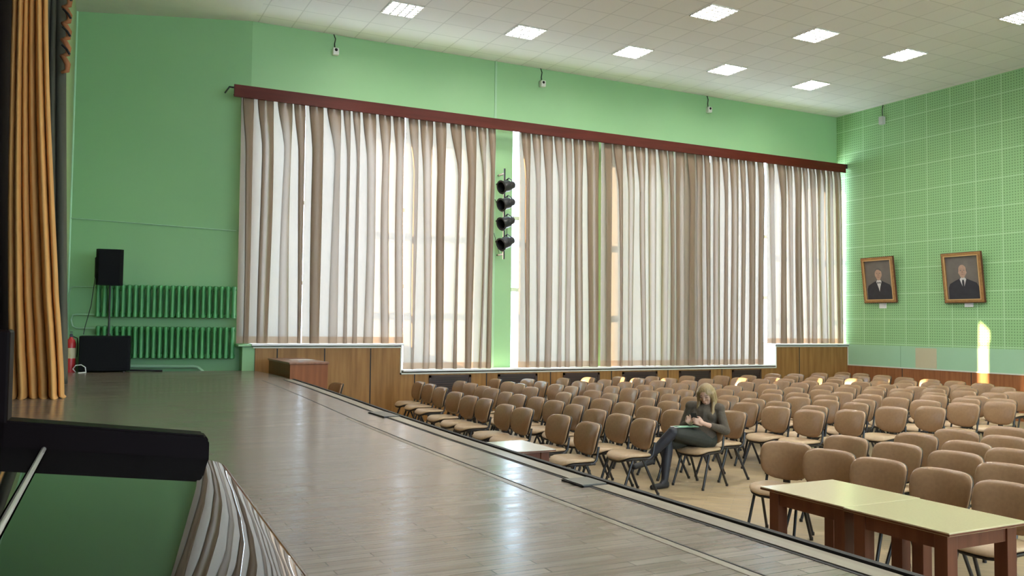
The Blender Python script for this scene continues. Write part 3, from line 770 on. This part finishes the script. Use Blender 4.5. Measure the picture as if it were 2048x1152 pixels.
bm = B(); box(bm, (-.36, -1.29, 0.03), (-.62, .065, .845), .006); new_mesh('case', bm, MT['ebony'], pn)
bm = B(); box(bm, (-.64, -1.32, .845), (-.31, .095, .872), .006); new_mesh('top_lid', bm, MT['lacquer'], pn)
bm = B(); box(bm, (-.36, .0, zl(-.3)-.05), (-.252, .060, .845), .004); new_mesh('case_pillar', bm, MT['ebony'], pn)
for y in (-1.25, .02):
    bm = B(); tube(bm, [(-.03, y, .06), (-.03, y, .2), (-.03, y, zl(0)-.195)], [.028, .034, .04], 12); box(bm, (-.36, y-.04, 0.03), (.03, y+.04, .075)); new_mesh('leg', bm, MT['ebony'], pn)
for x in (-.55, -.0):
    for y in (-1.25, .02):
        bm = B(); lathe(bm, [(0, -.02), (.02, -.02), (.02, .02), (0, .02)], matrix=Matrix.Translation((x, y, .02)) @ Matrix.Rotation(pi/2, 4, 'Y'), n=12); new_mesh('castor', bm, MT['chrome'], pn)

# ------------------------------------------------------------------ hatches in the stage floor
for (x, y, lab) in ((2.585, 7.75, 'dark socket flap set in the stage edge, farther one'), (2.495, 4.03, 'dark socket flap set in the stage edge, nearer one')):
    t = thing('floor_hatch', lab, 'floor hatch', (x, y, ST), 0)
    bm = B(); box(bm, (-.075, -.22 if y > 5 else -.10, .006), (.075, .22 if y > 5 else .10, .013)); new_mesh('plate', bm, mat('grey_hatch_plate', (.11, .105, .085), .4), t)
    bm = B(); h = .23 if y > 5 else .11
    box(bm, (-.083, -h, 0), (-.072, h, .008)); box(bm, (-.083, -h, 0), (.083, -h+.012, .008)); box(bm, (-.083, h-.012, 0), (.083, h, .008)); box(bm, (.072, -h, 0), (.083, h, .008)); new_mesh('rim', bm, MT['black'], t)

# ------------------------------------------------------------------ lectern beside the stage
t = thing('lectern', 'reddish brown wooden lectern on the hall floor beside the far end of the stage', 'lectern', (3.265, 14.35, 0))
bm = B(); box(bm, (-.30, -.83, .04), (.30, .83, 1.215), .004); new_mesh('body', bm, MT['lect'], t)
bm = B(); box(bm, (-.315, -.85, 1.215), (.315, .85, 1.245), .004); new_mesh('top', bm, wood_panel('worn_lectern_top', (.20, .09, .05), (.27, .13, .075), .3), t)
bm = B(); box(bm, (-.28, -.80, 0), (.28, .80, .04)); new_mesh('plinth', bm, MT['black'], t)
bm = B()
for k in range(2): box(bm, (-.05+.08*k, .02-.12*k, 1.246+.002*k), (.23+.08*k, .26-.12*k, 1.248+.002*k))
pp = tag(new_mesh('paper_sheets', bm, MT['paper']), 'white papers lying on top of the wooden lectern', 'papers'); pp.location = (3.22, 14.3, 0)

# ------------------------------------------------------------------ tables
def table(name, label, cat, x0, x1, y0, y1, h, top, group=None, legw=.085):
    t = thing(name, label, cat, ((x0+x1)/2, (y0+y1)/2, 0), 0, group)
    a, b = (x1-x0)/2, (y1-y0)/2
    bm = B(); box(bm, (-a, -b, h-.022), (a, b, h), .003); new_mesh('tabletop', bm, top, t)
    bm = B(); box(bm, (-a-.001, -b-.001, h-.019), (a+.001, b+.001, h-.008)); new_mesh('edge_band', bm, MT['brown'], t)
    i = .055; bm = B()
    box(bm, (-a+i, -b+i, h-.115), (-a+i+.02, b-i, h-.022)); box(bm, (a-i-.02, -b+i, h-.115), (a-i, b-i, h-.022))
    box(bm, (-a+i, -b+i, h-.115), (a-i, -b+i+.02, h-.022)); box(bm, (-a+i, b-i-.02, h-.115), (a-i, b-i, h-.022)); new_mesh('apron', bm, MT['brown'], t)
    for sx in (-1, 1):
        for s2 in (-1, 1):
            bm = B(); cx, cy2 = sx*(a-i-legw/2+.012), s2*(b-i-legw/2+.012)
            box(bm, (cx-legw/2, cy2-legw/2, 0), (cx+legw/2, cy2+legw/2, h-.022), .003); new_mesh('leg', bm, MT['brown'], t)
    return t
table('table', 'cream topped brown table before the stage, left one of a pushed-together pair', 'table', 4.33, 5.03, 3.898, 4.645, .75, MT['ttop'], 'pair of cream topped tables')
table('table', 'cream topped brown table before the stage, right one of a pushed-together pair', 'table', 4.31, 5.01, 3.16, 3.894, .75, MT['ttop'], 'pair of cream topped tables')
table('table', 'pale topped small table half hidden behind the stage edge by the front row', 'table', 3.20, 3.895, 6.79, 7.44, .75, MT['ttop2'])

# ------------------------------------------------------------------ chairs
def cushion(bm, outline, t, front, rear_t=.3):
    """padded shape from an outline of (u, v); front(u, v) gives the mid-surface offset; closed on both sides"""
    cu = sum(p[0] for p in outline)/len(outline); cv = sum(p[1] for p in outline)/len(outline)
    rings = []
    spec = [(0, t*.55), (.45, t*.55), (.78, t*.53), (.91, t*.42), (.98, t*.18), (1, 0), (.985, -t*rear_t*.7), (.93, -t*rear_t), (.5, -t*rear_t), (0, -t*rear_t)]
    for s, w in spec:
        if s == 0: rings.append([bm.verts.new(front(cu, cv, w))]); continue
        rings.append([bm.verts.new(front(cu+(u-cu)*s, cv+(vv-cv)*s, w)) for u, vv in outline])
    k = len(outline)
    for a, b in zip(rings, rings[1:]):
        for j in range(k):
            q = (j+1) % k
            if len(a) == 1: bm.faces.new((a[0], b[j], b[q]))
            elif len(b) == 1: bm.faces.new((a[j], b[0], a[q]))
            else: bm.faces.new((a[j], b[j], b[q], a[q]))
    bmesh.ops.recalc_face_normals(bm, faces=bm.faces)

def superellipse(hw, hh, n=4.0, k=32):
    out = []
    for i in range(k):
        a = 2*pi*i/k; c, s = cos(a), sin(a)
        out.append((hw*math.copysign(abs(c)**(2/n), c), hh*math.copysign(abs(s)**(2/n), s)))
    return out

def make_chair():
    t = empty('stacking_chair')
    # local axes: -x is the front of the chair, z up; about 0.82 m tall
    so = [(u-.02+(.0 if u > 0 else -.0), w*(1-.10*max(0, u/.21))) for u, w in superellipse(.215, .235, 3.6)]
    def seatmap(dz):
        def f(u, w, off):
            drop = .05*max(0, (-u-.10)/.14)**2
            dish = .012*(1-(w/.235)**2)*(1 if u > -.1 else .4)
            return Vector((u, w, .435-drop-dish+.025*max(0, -u-.0)*0+off+dz))
        return f
    bm = B(); cushion(bm, so, .045, seatmap(0.01)); seat = new_mesh('seat', bm, MT['seat'], t, True)
    bm = B(); cushion(bm, [(u*.97, w*.97) for u, w in so], .02, seatmap(-.016), .8); new_mesh('seat_pan', bm, MT['plastic'], seat, True)
    bo = []
    for u, w in superellipse(.245, .152, 4.4):
        q = (w+.152)/.304
        if w < -.03: w -= .040*(1-(u/.245)**2)
        bo.append((u*(.90+.10*min(1, q*1.8)), w))
    def backmap(sh):
        def f(u, w, off):
            z = .668+w; lean = .205+(w)*.27
            return Vector((lean-.06*(u/.245)**2+.035*(w/.175)**2*.4-off+sh, u, z))
        return f
    bm = B(); cushion(bm, bo, .05, backmap(-.012)); back = new_mesh('backrest', bm, MT['leather'], t, True)
    bm = B(); cushion(bm, [(u*.965, w*.965) for u, w in bo], .018, backmap(.012), 1.0); new_mesh('back_shell', bm, MT['plastic'], back, True)
    bm = B()
    for s in (-1, 1):
        tube(bm, [(-.16, s*.185, .395), (.16, s*.185, .40)], .012, 8)
    tube(bm, [(-.03, -.185, .398), (-.03, .185, .398)], .012, 8); tube(bm, [(.14, -.185, .40), (.14, .185, .40)], .012, 8)
    new_mesh('seat_frame', bm, MT['tubeblk'], t, True, 60)
    for s in (-1, 1):
        bm = B(); tube(bm, [(-.235, s*.215, .012), (-.10, s*.195, .36), (-.085, s*.19, .392)], .0125, 8, sq=1.3); lathe(bm, [(0, 0), (.017, 0), (.016, .03), (0, .03)], origin=(-.237, s*.215, 0), n=8); new_mesh('leg', bm, MT['tubeblk'], t, True, 60)
        bm = B(); tube(bm, [(.225, s*.215, .012), (.06, s*.195, .36), (.045, s*.19, .392)], .0125, 8, sq=1.3); lathe(bm, [(0, 0), (.017, 0), (.016, .03), (0, .03)], origin=(.227, s*.215, 0), n=8); new_mesh('leg', bm, MT['tubeblk'], t, True, 60)
        bm = B(); tube(bm, [(.05, s*.195, .40), (.13, s*.195, .405), (.168, s*.195, .44), (.182, s*.192, .50), (.20, s*.185, .58)], .012, 8, sq=1.2); new_mesh('back_upright', bm, MT['tubeblk'], t, True, 60)
    bm = B(); box(bm, (.10, -.04, .37), (.165, .04, .43), .006); box(bm, (.15, -.03, .40), (.185, .03, .52), .006); new_mesh('centre_bracket', bm, MT['plastic'], t)
    return t

ROWS = [
   [(5.03,7.96),(5.12,8.75),(5.11,9.65),(5.11,10.16),(5.23,11.06),(5.22,11.57),(5.3,12.3),(5.47,13.31),(5.56,14.06),(5.61,14.71)],
   [(5.81,8.02),(5.84,8.57),(5.89,9.17),(5.97,9.83),(6.01,10.43),(6.05,11.02),(6.01,11.53),(6.05,12.04),(6.17,12.81),(6.26,13.34),(6.34,14.05),(6.4,14.66)],
   [(6.83,8.14),(6.79,8.73),(6.78,9.27),(6.8,9.86),(6.81,10.45),(6.78,10.96),(6.9,11.68),(6.93,12.85),(7.13,13.66),(7.16,14.17),(7.3,15.02)],
   [(7.41,8.37),(7.43,9.1),(7.49,9.78),(7.52,10.37),(7.49,11.27),(7.57,11.91),(7.72,12.83),(7.71,13.34),(7.83,14.13),(7.92,14.84)],
   [(8.45,8.11),(8.38,8.62),(8.42,9.25),(8.36,9.76),(8.29,10.27),(8.33,10.84),(8.43,11.53),(8.43,12.1),(8.43,12.62),(8.57,13.41),(8.55,13.92),(8.72,14.84)],
   [(8.99,7.93),(8.98,8.54),(9.0,9.23),(8.99,9.74),(9.03,10.31),(9.08,10.9),(9.1,11.46),(9.06,11.97),(9.14,12.66),(9.28,13.47),(9.3,14.21),(9.34,14.89)],
   [(9.89,8.04),(9.93,8.68),(9.89,9.18),(9.87,9.7),(9.93,10.34),(9.92,10.88),(9.87,11.39),(10.03,12.05),(10.06,12.83),(10.14,13.63),(10.21,14.39),(10.09,14.9)],
   [(10.45,7.87),(10.53,9.07),(10.6,9.85),(10.52,10.36),(10.68,11.09),(10.6,12.01),(10.58,12.52),(10.75,13.44),(10.84,14.2),(10.87,14.8)],
   [(11.46,8.11),(11.32,8.62),(11.31,9.13),(11.41,9.71),(11.36,10.22),(11.42,10.73),(11.4,11.33),(11.57,12.15),(11.58,12.75),(11.48,13.8),(11.74,14.74)],
   [(12.25,8.08),(12.3,8.66),(12.32,9.24),(12.42,9.92),(12.46,10.52),(12.38,11.05),(12.36,11.56),(12.45,12.22),(12.5,12.75),(12.52,13.35),(12.42,13.87),(12.5,14.54)],
   [(12.76,8.4),(12.86,8.9),(12.81,9.59),(13.04,10.42),(13.03,10.96),(13.03,11.53),(13.04,12.03),(13.05,12.56),(13.08,13.23),(13.19,13.74),(13.23,14.5)],
   [(13.82,9.23),(13.77,9.74),(13.67,10.25),(13.86,10.75),(13.76,11.32),(13.93,12.07),(14.01,12.8),(14.05,13.4),(14.1,14.1),(14.25,14.82)],
   [(14.51,9.29),(14.48,10.2),(14.52,10.8),(14.46,11.52),(14.51,12.12),(14.65,12.87),(14.68,13.38),(14.65,13.88),(14.78,14.66)],
   [(15.4,10.11),(15.12,10.77),(15.24,11.48),(15.3,12.08),(15.56,12.94),(15.55,13.47),(15.55,14.01),(15.71,14.82)],
   [(16.01,10.93),(16.13,11.61),(16.11,12.18),(16.18,12.86),(16.4,13.62),(16.53,14.33),(16.5,14.84)],
]
NEAR = [
   [(5.90,5.95),(5.88,5.41),(5.86,4.88),(5.88,4.33),(5.80,3.76)],
   [(6.78,6.03),(6.82,5.48),(6.83,4.90),(6.60,4.29)],
   [(7.62,5.90),(7.55,5.30),(7.46,4.80)],
   [(8.33,5.97),(8.30,5.42)],
   [(9.09,5.92)],
]
ORD = ['first','second','third','fourth','fifth','sixth','seventh','eighth','ninth','tenth','eleventh','twelfth','thirteenth','fourteenth','fifteenth']
rnd = random.Random(21)
proto = make_chair(); used = False
def put_chair(x, y, rz, label, group):
    global used
    o = copy_tree(proto) if used else proto; used = True
    o.location = (x, y, 0); o.rotation_euler = (0, 0, rz)
    return tag(o, label, 'chair', group)
for r, row in enumerate(ROWS):
    m = len(row)
    for i, (x, y) in enumerate(row):
        a = radians(rnd.uniform(-4, 4))
        k = m-1-i                          # counted from the window wall
        lab = f'brown padded chair, {ORD[k]} from the windows in the {ORD[r]} row from the stage'
        if r == 2 and i == 0: a = radians(14); lab = 'brown padded chair on which the woman sits'
        elif i == 0: lab = f'brown padded chair at the aisle end of the {ORD[r]} row from the stage'
        elif i == m-1: lab = f'brown padded chair at the window end of the {ORD[r]} row from the stage'
        put_chair(x-.235*cos(a), y-.235*sin(a), a, lab, 'rows of brown chairs facing the stage, windows side')
for r, row in enumerate(NEAR):
    for i, (x, y) in enumerate(row):
        a = radians(rnd.uniform(2, 8))
        if r == 0: a = radians((24, 12, 8, 5, 3)[i])
        lab = f'brown padded chair near the tables, {ORD[i]} from the aisle in the {ORD[r]} row'
        if r == 0 and i == 0: lab = 'brown padded chair standing turned at the left end of the cream tables'
        put_chair(x-.235*cos(a), y-.235*sin(a), a, lab, 'rows of brown chairs behind the cream tables')
put_chair(4.09-.2, 14.82, radians(10), 'lone brown padded chair by the panelling, to the right of the lectern', 'chairs standing apart')

# ------------------------------------------------------------------ portraits on the right wall
def portrait(label, yc, zc, w, h, bald, tie):
    """framed painting tilted forward off the wall, top edge out"""
    tl = radians(7)
    t = thing('framed_portrait', label, 'portrait', (R-.03, yc, zc-h/2), 0, 'framed portraits on the perforated wall')
    t.rotation_euler = (0, -tl, 0)
    def fl(a, b, x0, x1, c, d): return (x0, a, c), (x1, b, d)
    bm = B(); bm2 = B(); f = .075
    for (a, b, c, d) in ((-w/2, w/2, 0, f), (-w/2, w/2, h-f, h), (-w/2, -w/2+f, f, h-f), (w/2-f, w/2, f, h-f)):
        box(bm, (-.055, a, c), (-.0, b, d), .01)
    for (a, b, c, d) in ((-w/2+f-.02, w/2-f+.02, f-.02, f), (-w/2+f-.02, w/2-f+.02, h-f, h-f+.02), (-w/2+f-.02, -w/2+f, f, h-f), (w/2-f, w/2-f+.02, f, h-f)):
        box(bm2, (-.062, a, c), (-.05, b, d))
    fr = new_mesh('frame', bm, MT['goldfr'], t); new_mesh('frame_lip', bm2, MT['lipgold'], fr)
    bm = B()
    for (a, b, c, d) in ((-w/2-.012, w/2+.012, -.012, .004), (-w/2-.012, w/2+.012, h-.004, h+.012), (-w/2-.012, -w/2+.004, 0, h), (w/2-.004, w/2+.012, 0, h)): box(bm, (-.045, a, c), (.0, b, d))
    new_mesh('frame_edge', bm, MT['brown'], fr)
    bm = B(); box(bm, (-.022, -w/2+f-.01, f-.01), (-.004, w/2-f+.01, h-f+.01)); cv = new_mesh('canvas', bm, MT['canvas'], t)
    iw, ih = w-2*f, h-2*f; z0 = f
    def shape(pts, d, m, nm):
        bm = B(); vs = [bm.verts.new((-.022-d, -y*iw, z0+z*ih)) for y, z in pts]; fc = bm.faces.new(vs); bm.normal_update()
        ex = bmesh.ops.extrude_face_region(bm, geom=[fc]); bmesh.ops.translate(bm, vec=(-.0008, 0, 0), verts=[g for g in ex['geom'] if isinstance(g, bmesh.types.BMVert)])
        new_mesh(nm, bm, m, cv)
    # in these coordinates +y on the picture is its viewer's right
    shape([(-.47, .0), (.47, .0), (.46, .28), (.40, .37), (.20, .44), (.09, .48), (-.09, .48), (-.22, .44), (-.41, .36), (-.46, .27)], .0005, MT['suit'], 'painted_suit')
    shape([(0, .20), (.03, .30), (.10, .46), (.06, .50), (-.06, .50), (-.10, .46), (-.03, .30)], .0016, MT['shirt'], 'painted_shirt')
    if tie: shape([(-.02, .18), (.02, .18), (.035, .40), (.02, .45), (-.02, .45), (-.035, .40)], .0026, MT['suit'], 'painted_tie')
    else: shape([(-.06, .40), (0, .425), (.06, .40), (.06, .45), (0, .43), (-.06, .45)], .0026, MT['suit'], 'painted_bow_tie')
    shape([(.13*cos(2*pi*k/24)*(.86 if sin(2*pi*k/24) < -.3 else 1), .645+.155*sin(2*pi*k/24)) for k in range(24)], .0030, MT['flesh'], 'painted_face')
    if bald: hp = [(.135*cos(a)*1.02, .66+.155*sin(a)) for a in [radians(x) for x in range(-15, 35, 8)]]+[(.112, .70), (.118, .64)]; hq = [(-a, b) for a, b in hp][::-1]
    else: hp = [(.135*cos(a), .665+.15*sin(a)) for a in [radians(x) for x in range(5, 176, 10)]]+[(-.115, .715), (-.05, .765), (.03, .76), (.115, .72)]; hq = None
    shape(hp, .0040, MT['hairp'], 'painted_hair')
    if hq: shape(hq, .0040, MT['hairp'], 'painted_hair')
    for s in (-1, 1):
        shape([(s*.05+.022*cos(2*pi*k/10), .668+.008*sin(2*pi*k/10)) for k in range(10)], .0040, MT['hairp'], 'painted_eye')
    shape([(-.035, .567), (.035, .567), (.03, .577), (-.03, .577)], .0040, mat('painted_lips', (.25, .12, .09), .6), 'painted_mouth')
    shape([(-.018, .606), (.018, .606), (.008, .665), (-.008, .665)], .0040, mat('painted_nose_shade', (.32, .19, .13), .6), 'painted_nose')
portrait('gilt framed portrait of a man in dark suit and bow tie, nearer the windows', 14.47, 3.06, .91, 1.09, False, False)
portrait('gilt framed portrait of a balding man in dark suit and long tie', 12.26, 3.02, .93, 1.09, True, True)
for (y, lab) in ((14.45, 'small white caption card under the bow tie portrait'), (12.2, 'small white caption card under the long tie portrait')):
    bm = B(); box(bm, (R-.014, y-.10, 2.37), (R-.001, y+.10, 2.49)); tag(new_mesh('caption_card', bm, MT['paper']), lab, 'card', 'caption cards under the portraits')

# ------------------------------------------------------------------ woman reading her phone
def capsule(bm, a, b, ra, rb, n=14, flat=None):
    a, b = Vector(a), Vector(b); d = b-a; L = d.length
    x, y = frame_at(d); z = d/L
    prof = []
    for k in range(6): th = -pi/2+pi/2*k/5; prof.append((ra*cos(th), ra*sin(th)))
    for k in range(6): th = pi/2*k/5; prof.append((rb*cos(th), L+rb*sin(th)))
    Mx = Matrix((x, y, z)).transposed().to_4x4(); Mx.translation = a
    lathe(bm, [(max(r, 0), h) for r, h in prof], n=n, matrix=Mx)
def ball(bm, c, r, sc=(1, 1, 1), rot=None):
    bmesh.ops.create_uvsphere(bm, u_segments=18, v_segments=12, radius=r, matrix=Matrix.Translation(c) @ (rot or Matrix()) @ Matrix.Diagonal((*sc, 1)))
def fused(name, bm, m, parent, voxel, smooth=5):
    """melt the overlapping shapes of bm into one continuous skin"""
    o = new_mesh(name, bm, m)
    rm = o.modifiers.new('fuse', 'REMESH'); rm.mode = 'VOXEL'; rm.voxel_size = voxel
    sm = o.modifiers.new('smooth', 'SMOOTH'); sm.iterations = smooth; sm.factor = .5
    dg = bpy.context.evaluated_depsgraph_get(); me = bpy.data.meshes.new_from_object(o.evaluated_get(dg))
    o.modifiers.clear(); old = o.data; o.data = me; bpy.data.meshes.remove(old); me.name = name
    for p in me.polygons: p.use_smooth = True
    if not me.materials: me.materials.append(m)
    if parent is not None: o.parent = parent
    return o
V = Vector
wo = V((6.62, 8.12, 0))
per = thing('person', 'woman with long blonde hair and dark sweater, seated with crossed legs, holding a phone', 'person', wo)
P = {k: V(p)-wo for k, p in dict(
    pel=(6.66, 8.12, .545), lhip=(6.62, 8.035, .545), rhip=(6.66, 8.20, .54), waist=(6.70, 8.12, .70), chest=(6.70, 8.11, .84),
    ls=(6.785, 7.965, .905), rs=(6.60, 8.255, .915), neck=(6.70, 8.10, .955), head=(6.672, 8.062, 1.065),
    lel=(6.80, 7.87, .66), lwr=(6.555, 7.905, .735), rel=(6.53, 8.30, .68), rwr=(6.465, 8.075, .745),
    lkn=(6.215, 8.10, .640), lank=(5.955, 8.22, .345), rkn=(6.235, 8.22, .50), rank=(6.12, 8.13, .085)).items()}
P['lh'] = P['lwr']+V((-.075, .028, .028)); P['rh'] = P['rwr']+V((-.065, -.03, .030))
fwd = V((-.80, -.52, -.42)).normalized()               # where the face looks, bowed down
hl = V((0, 0, 1)).cross(fwd).normalized(); hu = fwd.cross(hl)
HR = Matrix((fwd, hl, hu)).transposed().to_4x4()       # head axes: x forward, y left, z up
def hd(f, l_, u): return P['head']+fwd*f+hl*l_+hu*u
bm = B()
capsule(bm, P['pel']+V((0, -.06, 0)), P['pel']+V((0, .06, 0)), .115, .115)
capsule(bm, P['pel'], P['waist'], .12, .105); capsule(bm, P['waist'], P['chest'], .11, .12); capsule(bm, P['waist']+V((.03, -.03, 0)), P['chest']+V((.04, -.06, 0)), .09, .09)
capsule(bm, P['waist']+V((-.03, .04, 0)), P['chest']+V((-.04, .07, 0)), .09, .09)
capsule(bm, P['chest'], P['neck'], .09, .055); capsule(bm, P['ls'], P['rs'], .062, .062); capsule(bm, P['neck'], hd(-.03, 0, -.05), .052, .05)
for s in ('l', 'r'):
    capsule(bm, P[s+'s'], P[s+'el'], .052, .040); capsule(bm, P[s+'el'], P[s+'wr'], .040, .026)
    capsule(bm, P[s+'hip'], P[s+'kn'], .088, .062); capsule(bm, P[s+'kn'], P[s+'kn'].lerp(P[s+'ank'], .3), .060, .058); capsule(bm, P[s+'kn'].lerp(P[s+'ank'], .3), P[s+'ank'], .058, .036)
capsule(bm, P['rank'], P['rank']+V((-.05, -.01, -.045)), .036, .03); capsule(bm, P['rank']+V((.02, .005, -.045)), P['rank']+V((-.17, -.03, -.052)), .032, .026)
capsule(bm, P['lank'], P['lank']+V((-.05, .005, -.04)), .036, .032); capsule(bm, P['lank']+V((.03, 0, -.04)), P['lank']+V((-.19, -.02, -.075)), .032, .025)
# head with face
ball(bm, hd(0, 0, .02), .092, (1.06, .86, 1.05), HR); ball(bm, hd(.018, 0, -.05), .068, (.95, .86, 1.0), HR); ball(bm, hd(.050, 0, -.086), .022)
capsule(bm, hd(.090, 0, .020), hd(.106, 0, -.018), .008, .0115)
for s in (-1, 1):
    ball(bm, hd(.078, s*.033, .018), .015); ball(bm, hd(.056, s*.038, -.024), .024); ball(bm, hd(-.005, s*.085, -.005), .024, (.7, .35, 1), HR)
    capsule(bm, hd(.086, s*.016, .040), hd(.072, s*.052, .038), .008, .007)
capsule(bm, hd(.088, -.018, -.057), hd(.088, .018, -.057), .008, .008); capsule(bm, hd(.084, -.014, -.068), hd(.084, .014, -.068), .009, .009)
# hands: palm, four fingers of their own length and a thumb, closing on the phone
ph_c = P['lh']+V((-.055, .040, .050))
def hand(w, pal, tip_dir, side, curl):
    """w wrist, pal palm centre, tip_dir along fingers, side across knuckles (towards the thumb), curl direction"""
    d, sd, cu = tip_dir.normalized(), side.normalized(), curl.normalized()
    capsule(bm, w, pal, .025, .026)
    for k in range(4): capsule(bm, pal-d*.015+sd*(.030-.02*k), pal+d*.03+sd*(.030-.02*k), .013, .010)
    for k, L in enumerate((.062, .070, .065, .050)):
        b0 = pal+d*.032+sd*(.030-.02*k); b1 = b0+d*L*.42+cu*L*.10; b2 = b1+d*L*.22+cu*L*.26; b3 = b2-d*L*.02+cu*L*.26
        capsule(bm, b0, b1, .0095, .0088, 8); capsule(bm, b1, b2, .0088, .0082, 8); capsule(bm, b2, b3, .0082, .007, 8)
    t0 = pal-d*.02+sd*.028; t1 = t0+sd*.026+d*.026+cu*.008; t2 = t1+d*.026+cu*.016
    capsule(bm, t0, t1, .0125, .0105, 8); capsule(bm, t1, t2, .0105, .008, 8)
hand(P['lwr'], P['lh'], V((-.92, .25, .25)), V((.15, .1, 1)), V((-.1, .8, .1)))
hand(P['rwr'], P['rh'], V((-.85, -.22, .40)), V((.3, -.1, 1)), V((-.1, -.7, .05)))
body = fused('body', bm, MT['skin'], per, .006, 3)
bm = B()
for s in (-1, 1): capsule(bm, hd(.0925, s*.022, .014), hd(.086, s*.044, .013), .0045, .004, 8)
new_mesh('eyelids', bm, mat('lash_line', (.10, .055, .04), .6), per, True)
bm = B()
for s in (-1, 1): capsule(bm, hd(.096, s*.016, .040), hd(.083, s*.050, .040), .004, .003, 8)
new_mesh('eyebrows', bm, mat('eyebrow_hair', (.16, .10, .06), .7), per, True)
bm = B(); capsule(bm, hd(.092, -.015, -.056), hd(.092, .015, -.056), .0055, .0055, 8); new_mesh('lips', bm, mat('lips', (.42, .21, .16), .5), per, True)
# clothes follow the same joints, slightly larger
bm = B()
capsule(bm, P['pel']+V((0, -.06, .05)), P['pel']+V((0, .06, .05)), .128, .128); capsule(bm, P['pel']+V((0, 0, .05)), P['waist'], .14, .128); capsule(bm, P['waist'], P['chest'], .13, .136)
capsule(bm, P['waist']+V((.03, -.03, 0)), P['chest']+V((.04, -.06, 0)), .105, .105); capsule(bm, P['waist']+V((-.03, .04, 0)), P['chest']+V((-.04, .07, 0)), .105, .105)
for s in (-1, 1): ball(bm, P['chest']+V((-.055, -.04, -.02))+s*V((.045, -.07, 0)), .060)
capsule(bm, P['chest'], P['neck']+V((0, 0, -.01)), .105, .068); capsule(bm, P['ls'], P['rs'], .068, .068)
for s in ('l', 'r'):
    capsule(bm, P[s+'s']+V((0, 0, -.012)), P[s+'el'], .060, .053); capsule(bm, P[s+'el'], P[s+'el'].lerp(P[s+'wr'], .72), .056, .040)
    capsule(bm, P[s+'el'].lerp(P[s+'wr'], .64), P[s+'el'].lerp(P[s+'wr'], .72), .043, .041)
fused('sweater', bm, MT['sweater'], per, .008, 4)
bm = B()
capsule(bm, P['pel']+V((.02, -.06, 0)), P['pel']+V((.02, .06, 0)), .128, .128)
for s in ('l', 'r'): capsule(bm, P[s+'hip'], P[s+'hip'].lerp(P[s+'kn'], .86), .108, .084)
capsule(bm, P['lhip'].lerp(P['lkn'], .3)+V((0, .06, -.02)), P['lkn'].lerp(P['lhip'], .2)+V((0, .05, -.03)), .09, .075)
fused('skirt', bm, MT['skirt'], per, .008, 4)
for s in ('l', 'r'):
    bm = B()
    capsule(bm, P[s+'hip'].lerp(P[s+'kn'], .6), P[s+'kn'], .078, .068); capsule(bm, P[s+'kn'], P[s+'kn'].lerp(P[s+'ank'], .3), .066, .064); capsule(bm, P[s+'kn'].lerp(P[s+'ank'], .3), P[s+'ank'], .064, .042)
    e = P[s+'ank']; capsule(bm, e, e+(V((-.05, -.01, -.04))), .041, .034)
    fused('stocking', bm, MT['tights'], per, .007, 3)
    bm = B()
    if s == 'r': a, b = e+V((.025, .005, -.052)), e+V((-.195, -.035, -.058))
    else: a, b = e+V((.035, 0, -.045)), e+V((-.215, -.022, -.088))
    capsule(bm, a, b, .039, .034); capsule(bm, a+V((0, 0, .015)), a.lerp(b, .35)+V((0, 0, .008)), .038, .035); capsule(bm, a.lerp(b, .5), b.lerp(a, .12), .037, .033)
    if s == 'r':
        for vtx in bm.verts: vtx.co.z = max(vtx.co.z, .003)
    fused('shoe', bm, MT['shoe'], per, .006, 2)
bm = B()
ball(bm, hd(-.012, 0, .032), .104, (1.05, .93, 1.03), HR)
for s in (-1, 1):
    for k, (f, w) in enumerate(((.035, .082), (.0, .092), (-.035, .086), (-.07, .06))):
        top = hd(f*.8, s*w, .03); low = hd(f-.01, s*(w+.004), -.07); end = P['head']+V((0, 0, -.21+.02*k))+fwd*(.03+f*1.1)*V((1, 1, 0)).length*.6+hl*s*(w+.008)
        capsule(bm, top, low, .026, .026); capsule(bm, low, end, .026, .013)
for k in range(5):
    a = -.9+.45*k; capsule(bm, hd(-.085, .07*sin(a), .02), P['head']-fwd*.085+hl*.08*sin(a)+V((0, 0, -.20)), .035, .018)
# cut the face opening so that the hair frames it
hair = fused('hair', bm, MT['hair'], per, .007, 2)
me = hair.data; bb = bmesh.new(); bb.from_mesh(me); kill = []
for f in bb.faces:
    c = f.calc_center_median()-P['head']; x, y, z = c.dot(fwd), c.dot(hl), c.dot(hu)
    if x > .035 and abs(y) < .020+.75*(.078-z)*(1 if z > .02 else 0)+(.0435 if z <= .02 else 0) and -.18 < z < .080: kill.append(f)
bmesh.ops.delete(bb, geom=kill, context='FACES'); bb.to_mesh(me); bb.free()
# phone in her hands and a leaflet on her lap
t = thing('phone', 'dark mobile phone held up in the hands of the seated woman', 'phone', wo+ph_c)
pr = Matrix((V((.55, -.83, 0)).normalized(), V((-.45, -.30, .84)).normalized(), V((.55, -.83, 0)).normalized().cross(V((-.45, -.30, .84)).normalized()))).transposed().to_4x4()
t.rotation_euler = pr.to_euler()
bm = B(); box(bm, (-.036, -.072, -.005), (.036, .072, .004), .004); new_mesh('case', bm, MT['phone'], t)
bm = B(); box(bm, (-.033, -.068, .0042), (.033, .068, .0048)); new_mesh('screen', bm, mat('phone_screen', (.03, .035, .04), .08), t)
lf = thing('leaflet', 'green and white leaflet lying on the lap of the seated woman', 'leaflet', wo+P['lkn'].lerp(P['lhip'], .42)+V((0, .0, .101)), radians(-12))
bm = B(); box(bm, (-.13, -.07, 0), (.13, .07, .004)); new_mesh('cover', bm, MT['gpaper'], lf)
bm = B(); box(bm, (-.17, -.05, -.004), (-.02, .08, -.0005)); new_mesh('pages', bm, MT['paper'], lf)
